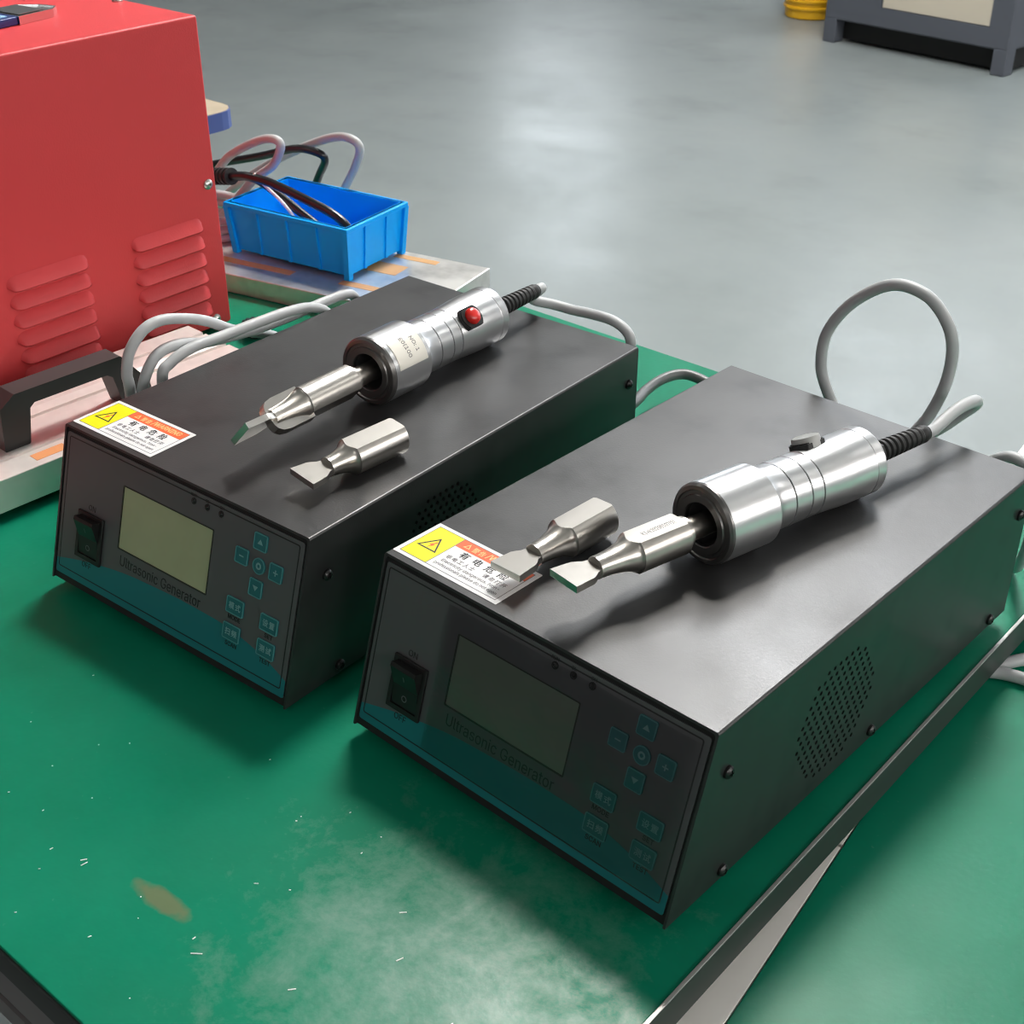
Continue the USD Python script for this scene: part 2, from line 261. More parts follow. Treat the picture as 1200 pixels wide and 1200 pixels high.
GLYPHS = json.loads(r'''{"有":[[[3,27,3,29,20,45,28,59,27,60,6,60,5,69,33,69,37,82,46,79,43,71,44,69,91,69,91,60,39,60,35,53,36,51,80,51,80,-3,76,-8,57,-9,55,-3,55,0,71,0,71,10,34,10,33,-8,24,-9,23,33,21,33,10,22,8,22],[33,19,70,18,71,25,34,26],[33,35,70,34,71,41,34,42]]],"电":[[[11,11,11,67,42,67,42,81,52,81,53,67,84,67,84,18,93,14,92,1,86,-7,48,-7,43,-1,41,17,22,17,20,11],[53,17,52,4,55,1,79,1,83,4,84,17],[52,27,75,26,75,38,52,38],[52,48,75,47,75,58,52,58],[21,27,42,26,42,38,21,38],[21,48,42,47,42,58,21,58]]],"危":[[[32,42,78,42,78,27,76,16,70,11,55,11,53,16,53,19,65,19,67,20,69,34,41,34,41,3,44,0,79,0,82,1,84,7,84,14,86,14,93,11,90,-4,85,-8,79,-9,45,-9,35,-6,32,1]],[[2,-5,11,9,15,27,15,46,8,42,3,47,3,50,20,65,30,82,38,81,39,75,62,75,67,72,61,59,91,59,91,50,24,50,24,25,20,7,15,-3,9,-10],[33,67,28,59,49,59,54,66]]],"险":[[[31,47,49,63,57,74,60,82,68,80,69,72,85,56,95,50,91,42,87,43,81,48,79,43,45,43,44,46,36,41],[50,52,76,51,77,52,63,67]],[[34,3,67,3,75,19,81,38,89,36,89,32,76,4,93,3,92,-5,35,-5]],[[70,14,62,12,58,37,66,37]],[[39,33,40,35,47,36,53,18,53,11,46,9,44,20]],[[7,77,31,78,36,75,27,49,34,38,35,22,33,17,29,14,18,14,18,18,16,18,16,-9,7,-9],[16,23,24,22,27,27,26,36,18,47,25,67,24,69,16,68]]],"警":[[[2,54,13,68,12,70,4,71,4,77,14,77,16,81,24,81,25,77,32,77,32,81,41,81,41,77,51,77,51,70,42,70,40,67,41,66,47,66,49,63,55,69,61,82,68,80,67,73,92,73,92,66,85,66,78,53,85,47,93,45,89,38,90,30,6,30,6,37,42,37,43,38,41,40,31,39,29,43,19,43,17,40,11,40,10,51,7,50],[53,38,54,37,86,38,71,46],[65,66,71,58,76,65],[47,57,45,43,48,43,50,46,63,51,59,60,53,55],[17,59,34,58,35,46,38,47,39,60],[24,70,25,66,33,67,31,70],[18,50,26,49,27,51,19,52]],[[17,-10,17,10,80,10,79,-10,71,-10,70,-7,27,-7,25,-10],[27,4,27,-1,69,-1,71,1,70,4]],[[17,18,79,19,79,13,18,13]],[[17,22,18,27,79,27,79,21]]],"告":[[[5,37,5,46,11,47,6,50,6,52,15,62,23,81,32,79,30,68,45,68,45,81,54,82,55,68,84,68,84,59,55,59,55,47,91,46,91,37],[23,59,16,46,45,46,45,59]],[[17,29,80,29,80,-10,71,-10,70,-5,27,-5,25,-11,18,-11],[27,20,27,4,71,5,70,20]]],"非":[[[55,81,64,81,64,67,91,67,91,58,64,58,64,45,89,45,89,36,64,36,64,23,93,23,93,14,64,14,63,-10,55,-10]],[[4,15,5,23,33,24,33,36,8,36,8,45,33,45,33,58,7,58,7,67,33,67,33,81,42,81,42,-9,33,-9,33,14]]],"工":[[[4,7,43,8,43,61,9,61,9,70,87,70,87,61,53,61,53,8,92,7,92,-2,4,-2]]],"人":[[[3,-3,3,-1,17,7,31,24,40,48,43,81,53,81,52,65,60,34,71,16,80,7,93,0,93,-3,88,-8,86,-8,73,0,59,16,48,39,39,18,24,0,12,-8,9,-8]]],"士":[[[4,42,4,51,43,51,43,81,53,81,53,51,92,51,92,42,53,42,53,5,87,5,87,-4,10,-4,10,5,43,5,43,41]]],"请":[[[33,43,33,50,58,51,57,55,38,55,38,62,57,62,58,65,37,66,36,74,57,74,59,82,66,82,68,74,90,74,89,66,67,65,68,62,87,62,87,55,68,55,67,51,93,50,92,42]],[[3,42,3,51,26,51,26,13,29,12,36,17,39,11,40,39,85,39,84,-7,80,-9,66,-9,64,-1,77,-1,77,4,76,6,50,6,48,4,48,-9,41,-10,39,10,17,-8,13,-2,13,1,17,5,17,41],[48,14,76,13,77,17,75,19,49,19],[48,27,76,26,77,30,49,31]],[[9,73,13,79,16,79,30,66,30,63,24,58]]],"勿":[[[2,37,2,39,13,51,21,67,25,81,31,81,35,79,31,68,32,66,90,66,86,5,83,-4,76,-9,59,-9,56,0,72,0,75,2,79,25,80,57,69,57,60,23,52,7,39,-9,31,-5,31,-2,42,9,50,23,57,44,59,57,47,57,45,48,36,28,27,14,15,1,10,3,7,8,19,19,26,29,34,45,37,57,26,57,19,43,10,32]]],"打":[[[39,64,39,73,93,73,93,64,76,63,76,-3,71,-8,51,-9,48,-2,48,1,66,2,66,64]],[[3,27,4,31,18,35,18,53,4,53,4,62,18,62,18,81,26,82,27,62,41,61,40,53,27,53,27,38,41,40,42,32,27,27,27,-4,25,-7,18,-9,8,-8,6,0,18,1,18,23,15,24,5,21]]],"开":[[[4,-4,20,11,26,27,25,32,4,32,4,41,27,42,27,66,8,66,8,75,89,75,89,66,71,65,71,41,92,41,92,32,71,32,70,-10,61,-9,60,32,36,32,31,11,23,-1,12,-10,10,-10],[36,42,61,41,61,66,36,66]]],"模":[[[33,-9,29,-2,31,-1,43,2,52,11,51,12,32,12,32,20,55,20,57,24,56,26,38,26,38,58,48,58,48,64,34,65,34,73,48,73,48,81,56,81,56,75,58,73,69,73,69,81,78,81,78,73,92,73,91,65,78,64,78,58,87,57,87,27,67,26,65,21,66,20,92,19,91,12,72,11,78,4,94,-2,90,-9,88,-10,76,-5,62,9,53,-2,44,-7],[46,35,48,33,76,33,78,35,78,38,47,39],[46,47,77,46,78,49,76,51,48,51],[56,59,69,58,69,65,56,65]],[[2,17,11,36,15,51,14,54,4,54,4,63,16,63,16,81,25,81,25,63,35,62,35,55,25,54,25,51,36,33,32,26,29,27,27,33,25,32,25,-9,16,-9,16,25,14,25,7,10]]],"式":[[[4,62,54,63,53,81,63,81,63,63,78,63,79,65,67,75,72,81,78,78,88,69,85,63,92,63,92,54,64,54,65,39,70,15,75,4,79,0,84,1,86,18,94,14,93,2,90,-6,85,-10,78,-10,72,-7,65,2,58,23,54,54,5,54]],[[7,-7,5,2,7,3,25,7,25,33,8,33,8,42,52,42,52,33,34,33,34,9,55,12,55,4,10,-7]]],"扫":[[[5,22,3,31,18,35,18,54,4,54,4,63,18,63,18,81,27,81,27,63,40,62,39,54,27,54,27,38,40,39,40,31,27,27,27,-4,25,-7,20,-9,8,-8,6,-2,7,0,18,1,18,24]],[[40,64,40,73,88,72,88,-9,79,-9,78,-2,39,-2,39,7,79,8,79,33,42,33,42,42,79,42,79,64]]],"频":[[[46,-10,42,-3,54,1,62,9,66,26,66,48,73,49,74,24,71,11,77,11,92,-1,94,-5,88,-10,76,2,70,5,61,-4,51,-9]],[[49,68,49,76,92,76,92,68,76,68,73,60,90,58,89,12,81,12,80,51,59,51,59,11,51,12,51,58,64,59,66,67]],[[3,43,3,51,10,53,10,73,18,72,18,53,25,52,25,82,33,81,33,69,47,69,47,61,33,61,33,53,48,52,49,43,31,42,31,18,33,18,38,28,40,37,48,36,45,23,40,13,28,0,10,-10,8,-10,4,-5,4,-2,16,2,28,13,23,14,23,43]],[[3,17,3,20,9,28,11,37,20,37,16,24,11,15,8,14]]],"设":[[[32,-4,32,-1,45,2,54,8,43,22,40,30,36,30,36,39,32,44,32,46,38,49,45,58,46,78,78,78,79,52,92,52,92,44,74,44,70,49,70,69,56,69,52,51,40,40,86,38,87,33,83,24,70,8,85,0,93,-1,93,-4,89,-10,77,-7,63,1,37,-10],[50,29,54,21,63,14,70,20,75,29]],[[3,42,3,51,25,51,26,13,29,12,36,17,39,11,38,8,18,-7,16,-7,12,-2,17,8,17,41]],[[11,73,11,75,17,80,31,67,32,63,26,58]]],"置":[[[4,-5,5,1,17,2,17,41,40,43,39,45,6,45,6,53,42,54,41,57,10,57,11,78,87,78,87,57,53,57,51,54,89,53,89,45,50,45,49,43,79,41,79,2,91,1,92,-6],[64,70,63,64,78,64,78,71],[26,12,68,11,69,14,27,15],[26,22,68,21,69,24,27,25],[27,5,27,1,69,2,68,5],[27,35,27,31,69,32,68,35],[41,65,55,64,55,71,41,71],[19,65,32,64,32,71,19,71]]],"测":[[[72,-9,70,-1,82,0,82,80,90,80,90,-4,87,-8,84,-9]],[[69,73,77,72,77,13,69,13]],[[24,-5,25,-2,34,3,40,14,42,23,42,63,48,64,49,17,47,12,52,12,64,-1,65,-6,59,-9,46,7,43,2,32,-8,27,-9]],[[7,73,7,76,11,80,18,78,28,71,29,76,63,76,62,13,55,14,55,68,37,68,37,14,29,13,29,67,27,68,24,63,22,63]],[[3,47,3,50,6,54,10,54,22,47,25,43,20,37,18,37]],[[5,-4,16,25,18,28,21,28,25,25,25,21,17,0,13,-8]]],"试":[[[32,53,32,61,64,61,64,81,72,81,74,77,78,80,81,80,83,78,91,67,88,62,93,61,93,52,74,52,74,38,77,16,80,5,83,3,85,4,86,17,94,13,92,0,88,-8,78,-8,71,2,67,18,64,52],[74,75,73,61,83,61,82,66]],[[4,42,4,51,26,51,26,12,28,11,34,15,37,15,40,8,45,10,45,30,36,31,35,39,63,40,63,32,54,30,54,13,58,12,65,14,66,6,38,-3,35,-2,35,2,33,4,18,-7,16,-7,13,1,17,6,17,41]],[[11,73,11,75,17,80,31,66,31,63,27,59,24,59]]]}''')
def han(text, h, depth=0.0002, gap=1.08):
    """Chinese lettering from stored outlines, each character h tall, along +x from the origin."""
    ps = []
    for i, ch in enumerate(text):
        for rings in GLYPHS.get(ch, []):
            R = [np.array(q, float).reshape(-1, 2) * (h / 96.0) + (i * h * gap, 0) for q in rings]
            g = Polygon(R[0], R[1:]).buffer(0); ps += [q for q in getattr(g, 'geoms', [g]) if q.area > 0]
    return trimesh.util.concatenate([trimesh.creation.extrude_polygon(g, depth, engine='earcut') for g in ps])
def latin(text, h, depth=0.0002, bold=False): return meshkit.text_mesh(text, h, depth, bold)
def centered(t, x=0.0, y=0.0, w=None):
    t = t.copy(); b = t.bounds
    if w: t.apply_scale((w / (b[1][0] - b[0][0]), 1, 1)); b = t.bounds
    t.apply_translation((x - (b[0][0] + b[1][0]) / 2, y - (b[0][1] + b[1][1]) / 2, 0)); return t

# ------------------------------------------------------------------ scene helpers
USED = {}
def path_for(parent, name):
    base = parent + '/' + name; k = USED.get(base, 0); USED[base] = k + 1
    return base if k == 0 else f'{base}_{k:03d}'
def ppath(parent): return '/World' if parent is None else str(parent.GetPath())
def say(p, label=None, category=None, group=None, kind=None):
    for k, v in (('label', label), ('category', category), ('group', group), ('kind', kind)):
        if v: p.SetCustomDataByKey(k, v)
    return p
def obj(name, mesh, mat, parent=None, smooth=35, label=None, kind=None):
    m = usdkit.mesh(stage, path_for(ppath(parent), name), mesh, M[mat] if isinstance(mat, str) else mat, smooth=smooth)
    return say(m.GetPrim(), label=label, kind=kind)
def thing(name, label, category, loc=(0, 0, 0), rotz=0.0, group=None):
    x = UsdGeom.Xform.Define(stage, path_for('/World', name))
    x.AddTranslateOp().Set(Gf.Vec3d(*map(float, loc)))
    if rotz: x.AddRotateZOp().Set(float(rotz))
    return say(x.GetPrim(), label, category, group)
def struct(name, mesh, mat, smooth=False, parent=None):
    return say(obj(name, mesh, mat, parent, smooth), kind=None if parent else 'structure')

# ================================================================== the hall: floor, walls, ceiling, windows, lamps
FZ = -0.75
X0, X1, Y0, Y1, CZ = -8.5, 5.0, -5.0, 6.6, 3.25
struct('floor', bx(X0, X1, Y0, Y1, FZ - 0.1, FZ), 'floor')
struct('ceiling', bx(X0, X1, Y0, Y1, CZ, CZ + 0.1), 'ceiling')
struct('wall_west', bx(X0 - 0.15, X0, Y0, Y1, FZ, CZ), 'wall')
we = bxm(X1, X1 + 0.15, Y0, Y1, FZ, CZ)
east_fills = [(-2.6, -0.4, 1.05, 2.65), (0.2, 2.4, 1.05, 2.65), (3.0, 5.2, 1.05, 2.65)]
for a, b_, c, d in east_fills: we = we - bxm(X1 - 0.1, X1 + 0.3, a, b_, c, d)
struct('wall_east', TM(we), 'wall')
for k, (a, b_, c, d) in enumerate(east_fills):  # unseen windows, added and placed to light the red side face
    fr = bxm(X1 + 0.02, X1 + 0.08, a, b_, c, d) - bxm(X1, X1 + 0.1, a + 0.05, (a + b_) / 2 - 0.02, c + 0.05, d - 0.05) - bxm(X1, X1 + 0.1, (a + b_) / 2 + 0.02, b_ - 0.05, c + 0.05, d - 0.05)
    w = say(UsdGeom.Xform.Define(stage, f'/World/window_{k + 6}').GetPrim(), kind='structure')
    obj('window_frame', TM(fr), 'lampframe', w, False)
    for ya, yb in ((a + 0.05, (a + b_) / 2 - 0.02), ((a + b_) / 2 + 0.02, b_ - 0.05)): obj('pane', bx(X1 + 0.045, X1 + 0.055, ya, yb, c + 0.05, d - 0.05), 'east_fill_pane', w, False)
struct('wall_south', bx(X0, X1, Y0 - 0.15, Y0, FZ, CZ), 'wall')
wins = [(-6.15, -5.05, 0.45, 1.85), (-3.6, -2.2, 0.45, 2.6), (-1.6, -0.2, 0.45, 2.6), (0.6, 2.0, 0.45, 2.6)]
wl = bxm(X0, X1, Y1, Y1 + 0.2, FZ, CZ)
for a, b, c, d in wins: wl = wl - bxm(a, b, Y1 - 0.1, Y1 + 0.3, c, d)
struct('wall_north', TM(wl), 'wall')
for k, (a, b, c, d) in enumerate(wins):
    fr = bxm(a, b, Y1 + 0.02, Y1 + 0.08, c, d) - bxm(a + 0.05, b - 0.05, Y1, Y1 + 0.1, c + 0.05, d - 0.05)
    fr = fr + bxm((a + b) / 2 - 0.02, (a + b) / 2 + 0.02, Y1 + 0.02, Y1 + 0.08, c + 0.05, d - 0.05)
    w = say(UsdGeom.Xform.Define(stage, f'/World/window_{k + 1}').GetPrim(), kind='structure')
    obj('window_frame', TM(fr), 'lampframe', w, False)
    for s in (0, 1):
        xa, xb = (a + 0.05, (a + b) / 2 - 0.02) if s == 0 else ((a + b) / 2 + 0.02, b - 0.05)
        obj('pane', bx(xa, xb, Y1 + 0.045, Y1 + 0.055, c + 0.05, d - 0.05), 'pane', w, False)
def ceiling_lamp(x, y, sx, sy, em, label, rz=0.0):
    t = thing('ceiling_light', label, 'ceiling light', (x, y, CZ), rz, 'ceiling lamps over the hall')
    obj('lamp_frame', TM(bxm(-sx / 2 - 0.03, sx / 2 + 0.03, -sy / 2 - 0.03, sy / 2 + 0.03, -0.05, 0) - bxm(-sx / 2, sx / 2, -sy / 2, sy / 2, -0.06, -0.02)), 'lampframe', t, False)
    obj('diffuser', bx(-sx / 2, sx / 2, -sy / 2, sy / 2, -0.045, -0.03), em, t, False)
ceiling_lamp(-0.80, 1.95, 0.62, 0.42, 'key_emit', 'white ceiling lamp panel above and behind the green workbench', 26)
for x, y, wh in ((-5.2, 4.2, 'over the far left corner of the hall'), (2.4, 4.2, 'over the far right part of the hall'), (-4.6, 0.6, 'left of the red machine'), (-1.2, -2.6, 'behind and left of the camera'), (2.6, -2.8, 'behind and right of the camera')):
    ceiling_lamp(x, y, 1.2, 0.3, 'lamp_emit', 'long white ceiling lamp ' + wh)

sk = say(UsdGeom.Xform.Define(stage, '/World/window_5').GetPrim(), kind='structure')  # unseen roof panel, added so its reflection brightens the generator tops
UsdGeom.Xformable(sk).AddTranslateOp().Set(Gf.Vec3d(-1.39, 3.28, CZ)); UsdGeom.Xformable(sk).AddRotateZOp().Set(25.0)
fr = bxm(-0.72, 0.72, -1.12, 1.12, -0.04, 0.0) - bxm(-0.67, 0.67, -1.07, 1.07, -0.1, 0.1)
for y in (-0.42, 0.42): fr = fr + bxm(-0.68, 0.68, y - 0.015, y + 0.015, -0.04, 0.0)
obj('window_frame', TM(fr), 'lampframe', sk, False)
for y0, y1 in ((-1.07, -0.435), (-0.405, 0.405), (0.435, 1.07)): obj('pane', bx(-0.67, 0.67, y0, y1, -0.02, -0.012), 'added_roof_pane', sk, False)

# ================================================================== main workbench
bench = thing('workbench', 'green-topped workbench in front carrying both black generators and the red machine', 'workbench', (0.2383, -0.2269, 0), 2.0)
BL, BD = 1.25, 0.718
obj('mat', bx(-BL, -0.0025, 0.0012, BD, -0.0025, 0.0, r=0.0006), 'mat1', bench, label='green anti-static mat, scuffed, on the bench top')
obj('tabletop', bx(-BL, -0.0012, 0.0, BD, -0.0207, -0.0026, r=0.001), 'bench_edge', bench)
obj('edge_trim', bx(-0.0024, 0.0, 0.0, BD, -0.0207, 0.0003, r=0.0004), 'bench_edge', bench)
obj('trim_lip', bx(-0.0022, -0.0002, 0.0, BD, 0.0003, 0.0009, r=0.0002), 'trim_highlight', bench, label='pale trim lip along the right edge of the top, coloured as its highlight')  # pale colour stands in for the highlight along the metal trim
rail = bxm(-BL, -0.10, 0.001, 0.041, -0.064, -0.0209, r=0.0015) - bxm(-BL - 1, -0.1 + 1, -0.004, 0.010, -0.049, -0.043)
obj('front_rail', TM(rail), 'frame_gray', bench, label='grey slotted profile rail under the front edge')
obj('back_rail', bx(-BL, -0.10, BD - 0.06, BD - 0.02, -0.064, -0.0209, r=0.0015), 'frame_gray', bench)
for x in (-BL + 0.02, -0.20):
    for y in (0.02, BD - 0.06):
        obj('leg', bx(x, x + 0.04, y, y + 0.04, FZ, -0.0642, r=0.002), 'frame_gray', bench)
# pale chips and shavings on the mat
chips = []
cp = [(-0.0265, -0.1797, 1.4), (0.0605, -0.1769, 2.4), (0.0524, -0.1724, 0.8), (0.111, -0.0976, 1.6), (0.0169, -0.204, 0.8), (0.1072, -0.1604, 1.6), (-0.0446, -0.1864, 0.8), (0.1297, -0.1173, 1.6), (0.0469, -0.1326, 1), (-0.024, -0.181, 1.6)]
for i in range(22): cp.append((RNG.uniform(-0.15, 0.2), RNG.uniform(-0.22, -0.07), RNG.uniform(0.2, 0.5)))
for x, y, s in cp:
    a = RNG.uniform(0.6, 1.6); ch = bx(-0.0011 * s, 0.0011 * s, -0.00022, 0.00022, 0, 0.0003)
    chips.append(mv(Rot((0, 0, 1), math.degrees(a), ch), x, y, 0.0001))
o = obj('metal_shavings', cat(*chips), 'chip', smooth=False); say(o, 'tiny pale metal shavings scattered on the green mat in front', 'shavings', kind='stuff')

# ================================================================== second workbench on the right
b2 = thing('workbench', 'second green-topped workbench with a white edge at the lower right', 'workbench', (0.2442, -0.0254, 0.015), 8.28)
obj('tabletop', bx(-0.055, 1.0, -0.75, 0.75, -0.070, -0.0475, r=0.001), 'bench_white', b2)
obj('mat', bx(0.0, 1.0, -0.75, 0.75, -0.0474, -0.045, r=0.0006), 'mat2', b2, label='clean glossy green mat')
obj('edge_strip', bx(-0.055, -0.0006, -0.75, 0.1325, -0.0474, -0.0452, r=0.0003), 'bench_white', b2)
obj('edge_strip', bx(-0.055, -0.0006, 0.1345, 0.75, -0.0474, -0.0452, r=0.0003), 'bench_white', b2)
for x in (-0.03, 0.93):
    for y in (-0.7, 0.66): obj('leg', bx(x, x + 0.04, y, y + 0.04, FZ - 0.0149, -0.0702, r=0.002), 'frame_gray', b2)

# ================================================================== ultrasonic generators
GW, GH, GD, GS, H0 = 0.21, 0.096, 0.3072, 0.0293, 0.008
GL = math.hypot(GH, GS); ZT = H0 + GH
def generator(label, loc, rotz, film):
    g = thing('ultrasonic_generator', label, 'ultrasonic generator', loc, rotz, 'black ultrasonic generators on the green bench')
    t = 0.0014
    def shell(o, top, yo):
        cs = m3.CrossSection([[(o, -0.2), (GW - o, -0.2), (GW - o, top - 0.0016), *[(GW - o - 0.0016 + 0.0016 * math.cos(a), top - 0.0016 + 0.0016 * math.sin(a)) for a in np.linspace(0, math.pi / 2, 7)[1:]], *[(o + 0.0016 + 0.0016 * math.cos(a), top - 0.0016 + 0.0016 * math.sin(a)) for a in np.linspace(math.pi / 2, math.pi, 7)]]])
        s = cs.extrude(0.6).rotate([90, 0, 0]).translate([0, 0.45, 0])
        tr = m3.CrossSection([[(-GS - yo, 0), (GD + yo, 0), (GD + yo, GH), (-yo, GH)]]).extrude(GW + 0.2).rotate([90, 0, 90]).translate([-0.1, 0, 0])
        return s, tr
    so, tr = shell(0.0, GH, 0.0); si, _ = shell(t, GH - t, 0.0)
    cover = (so ^ tr) - si
    vent = []
    cy, cz, R, p = 0.1055, 0.0435, 0.0355, 0.0053
    for i in range(-8, 9):
        for j in range(-9, 10):
            y = (j + 0.5 * (i % 2)) * p; z = i * p * 0.866
            if y * y + z * z < R * R: vent.append(m3.Manifold.cylinder(0.01, 0.00135, 0.00135, 8).rotate([0, 90, 0]).translate([GW - 0.005, cy + y, cz + z]))
    cover = (cover - m3.Manifold.batch_boolean(vent, m3.OpType.Add)).translate([0, 0, H0])
    obj('cover', TM(cover), 'case', g, 30, label='black powder-coated sheet cover with a round field of vent holes')
    def slab(x0, x1, y0, y1, z0, z1):   # a slab that follows the sloping front; y measured behind the front plane
        return TM(hull([(x, yy - GS * (1 - (z / GH)), z + H0) for x in (x0, x1) for yy in (y0, y1) for z in (z0, z1)]))
    obj('front_plate', slab(t, GW - t, 0.0012, 0.004, 0.0005, GH - t), 'dark', g, False)
    obj('chassis', cat(bx(0.006, GW - 0.006, 0.01, GD - 0.004, H0 + 0.001, H0 + GH - 0.004), bx(t, GW - t, GD - 0.004, GD - 0.001, H0, H0 + GH - t), bx(t, GW - t, -GS + 0.004, GD - 0.002, H0, H0 + 0.0012)), 'dark', g, False)
    for x in (0.025, GW - 0.025):
        for y in (0.012, GD - 0.03): obj('rubber_foot', mv(lathe([(0, 0), (0, 0.0075), (0.008, 0.009), (0.008, 0)], 24), x, y, 0.0001), 'rubber', g)
    # front panel coordinates
    U = np.array([1.0, 0, 0]); V = np.array([0, GS, GH]) / GL; N = np.cross(U, V)
    O = np.array([0, -GS + 0.0012, H0]) + N * 0.00005
    def F(mesh, n=0.0): return place(mv(mesh, 0, 0, n), O, U, V, N)
    mm = 0.001
    area = rrect(3 * mm, 207 * mm, 5 * mm, 96 * mm, 1.5 * mm)
    lcdw = rrect(58.5 * mm, 138 * mm, 39.5 * mm, 79.5 * mm, 0.8 * mm)
    sww = sbox(22 * mm, 23 * mm, 44 * mm, 51.5 * mm)
    ov = obj('front_panel', F(ext(area.difference(lcdw).difference(sww), 0, 0.0007)), 'panel_gray', g, False, label='grey front panel sheet with a curved teal band')
    curve = [(3, 14), (15, 17), (27, 19.8), (50, 24), (70, 26.6), (92, 28.0), (115, 29.0), (138, 29.0), (155, 28.4), (172, 26), (186, 22.8), (198, 19), (207, 15.5)]
    cs = np.array([(a * mm, b * mm) for a, b in curve]); cs = spline(np.c_[cs, np.zeros(len(cs))], 5)[:, :2]
    teal = Polygon([*cs, (207 * mm, 5 * mm), (3 * mm, 5 * mm)]).intersection(area).difference(sww)
    obj('teal_band', F(ext(teal, 0, 0.00006), 0.0007), 'teal', ov, False)
    inner = rrect(5.4 * mm, 203.6 * mm, 9.6 * mm, 93.5 * mm, 1.2 * mm)
    obj('border_line', F(ext(inner.exterior.buffer(0.35 * mm), 0, 0.0001), 0.00072), 'ink', ov, False)
    obj('title_text', F(centered(latin('Ultrasonic Generator', 6.2 * mm, 0.0001), 98 * mm, 33.2 * mm, 72 * mm), 0.00072), 'ink', ov, False)
    obj('switch_text', F(centered(latin('ON', 3.4 * mm, 0.0001), 32.2 * mm, 55.6 * mm), 0.00072), 'ink', ov, False)
    obj('switch_text', F(centered(latin('OFF', 3.4 * mm, 0.0001), 31.5 * mm, 18.6 * mm), 0.00078), 'ink', ov, False)
    for word, x, y in (('MODE', 162.2, 35.2), ('SCAN', 162.2, 19.2), ('SET', 190, 35.2), ('TEST', 189.6, 20)):
        obj('key_text', F(centered(latin(word, 2.5 * mm, 0.0001, True), x * mm, y * mm), 0.00078), 'ink', ov, False)
    for word, x in (('RUN', 118.5), ('OL', 130), ('OH', 142)):
        obj('lamp_text', F(centered(latin(word, 1.7 * mm, 0.0001, True), x * mm, 94.0 * mm - 0.4 * mm), 0.00072), 'ink', ov, False)
    # display
    d = obj('display', F(ext(rrect(59.2 * mm, 137.3 * mm, 40.2 * mm, 78.8 * mm, 0.6 * mm), 0, 0.0003)), 'lcd_dim' if film else 'lcd', g, False, label='dark green liquid-crystal display' if film else 'pale green liquid-crystal display')
    obj('display_rim', F(ext(lcdw.difference(rrect(59.2 * mm, 137.3 * mm, 40.2 * mm, 78.8 * mm, 0.6 * mm)), 0, 0.0009)), 'lcd_edge', d, False)
    # rocker switch
    sw = obj('rocker_switch', F(TM(bxm(21 * mm, 45 * mm, 22 * mm, 52.3 * mm, 0.0006, 0.0026, r=0.0006) - bxm(24 * mm, 42.5 * mm, 25 * mm, 50 * mm, 0.001, 0.01))), 'plastic_black', g)
    rk = hull([(x, y, z) for x in (24.3 * mm, 42.2 * mm) for y, z in ((25.3 * mm, 0.0), (37 * mm, 0.0), (25.3 * mm, 0.0018), (37 * mm, 0.0030))]) + hull([(x, y, z) for x in (24.3 * mm, 42.2 * mm) for y, z in ((36.9 * mm, 0.0), (49.7 * mm, 0.0), (36.9 * mm, 0.0030), (47.5 * mm, 0.0078), (49.7 * mm, 0.0074))])
    obj('rocker', F(TM(rk)), 'plastic_black', sw, False)
    ring = Point(0, 0).buffer(1.9 * mm).difference(Point(0, 0).buffer(1.35 * mm))
    sl = math.atan2(0.0012, 0.0117)
    mk = Rot((1, 0, 0), math.degrees(sl), ext(ring, 0, 0.0001))
    obj('off_mark', F(mv(mk, 33.2 * mm, 30.6 * mm, 0.00240)), 'panel_gray', sw, False)
    bar = Rot((1, 0, 0), math.degrees(math.atan2(0.0048, 0.0106)), ext(sbox(-0.35 * mm, -1.6 * mm, 0.35 * mm, 1.6 * mm), 0, 0.0001))
    obj('on_mark', F(mv(bar, 33.2 * mm, 42.5 * mm, 0.0056)), 'panel_gray', sw, False)
    # indicator lamps
    for x in (119.2, 130.5, 142):
        i_ = obj('indicator_lamp', F(mv(lathe([(0, 0), (0, 0.0013), (0.0006, 0.0011), (0.0010, 0.0006), (0.0011, 0)], 20), x * mm, 90.2 * mm, 0.0007)), 'plastic_black', g)
        obj('lamp_ring', F(mv(ext(Point(0, 0).buffer(2.0 * mm).difference(Point(0, 0).buffer(1.3 * mm)), 0, 0.0003), x * mm, 90.2 * mm, 0.0007)), 'ink', i_, False)
    # membrane keys
    def key(x0, x1, y0, y1, mark, rnd=False, name='key_button'):
        sh = Point((x0 + x1) / 2 * mm, (y0 + y1) / 2 * mm).buffer((x1 - x0) / 2 * mm) if rnd else rrect(x0 * mm, x1 * mm, y0 * mm, y1 * mm, 1.1 * mm)
        k = obj(name, F(cat(ext(sh, 0, 0.0006), ext(sh.buffer(-0.5 * mm), 0.0006, 0.0009)), 0.0007), 'key', g, False)
        obj('key_rim', F(ext(sh.difference(sh.buffer(-0.55 * mm)), 0.0006, 0.0011), 0.0007), 'key_rim', k, False)
        obj('key_symbol', F(mv(mark, (x0 + x1) / 2 * mm, (y0 + y1) / 2 * mm, 0.0009), 0.0007), 'key_mark', k, False)
    tri = Polygon([(-2.0 * mm, -1.3 * mm), (2.0 * mm, -1.3 * mm), (0, 1.6 * mm)])
    D_ = 0.00015
    pl = sbox(-1.7 * mm, -0.35 * mm, 1.7 * mm, 0.35 * mm)
    key(170.2, 180.4, 80.6, 90.4, ext(tri, 0, D_))
    key(157.4, 167.4, 68.2, 77.6, ext(pl, 0, D_))
    key(171.6, 181.0, 67.2, 76.6, ext(Point(0, 0).buffer(2.0 * mm).difference(Point(0, 0).buffer(1.0 * mm)), 0, D_), True)
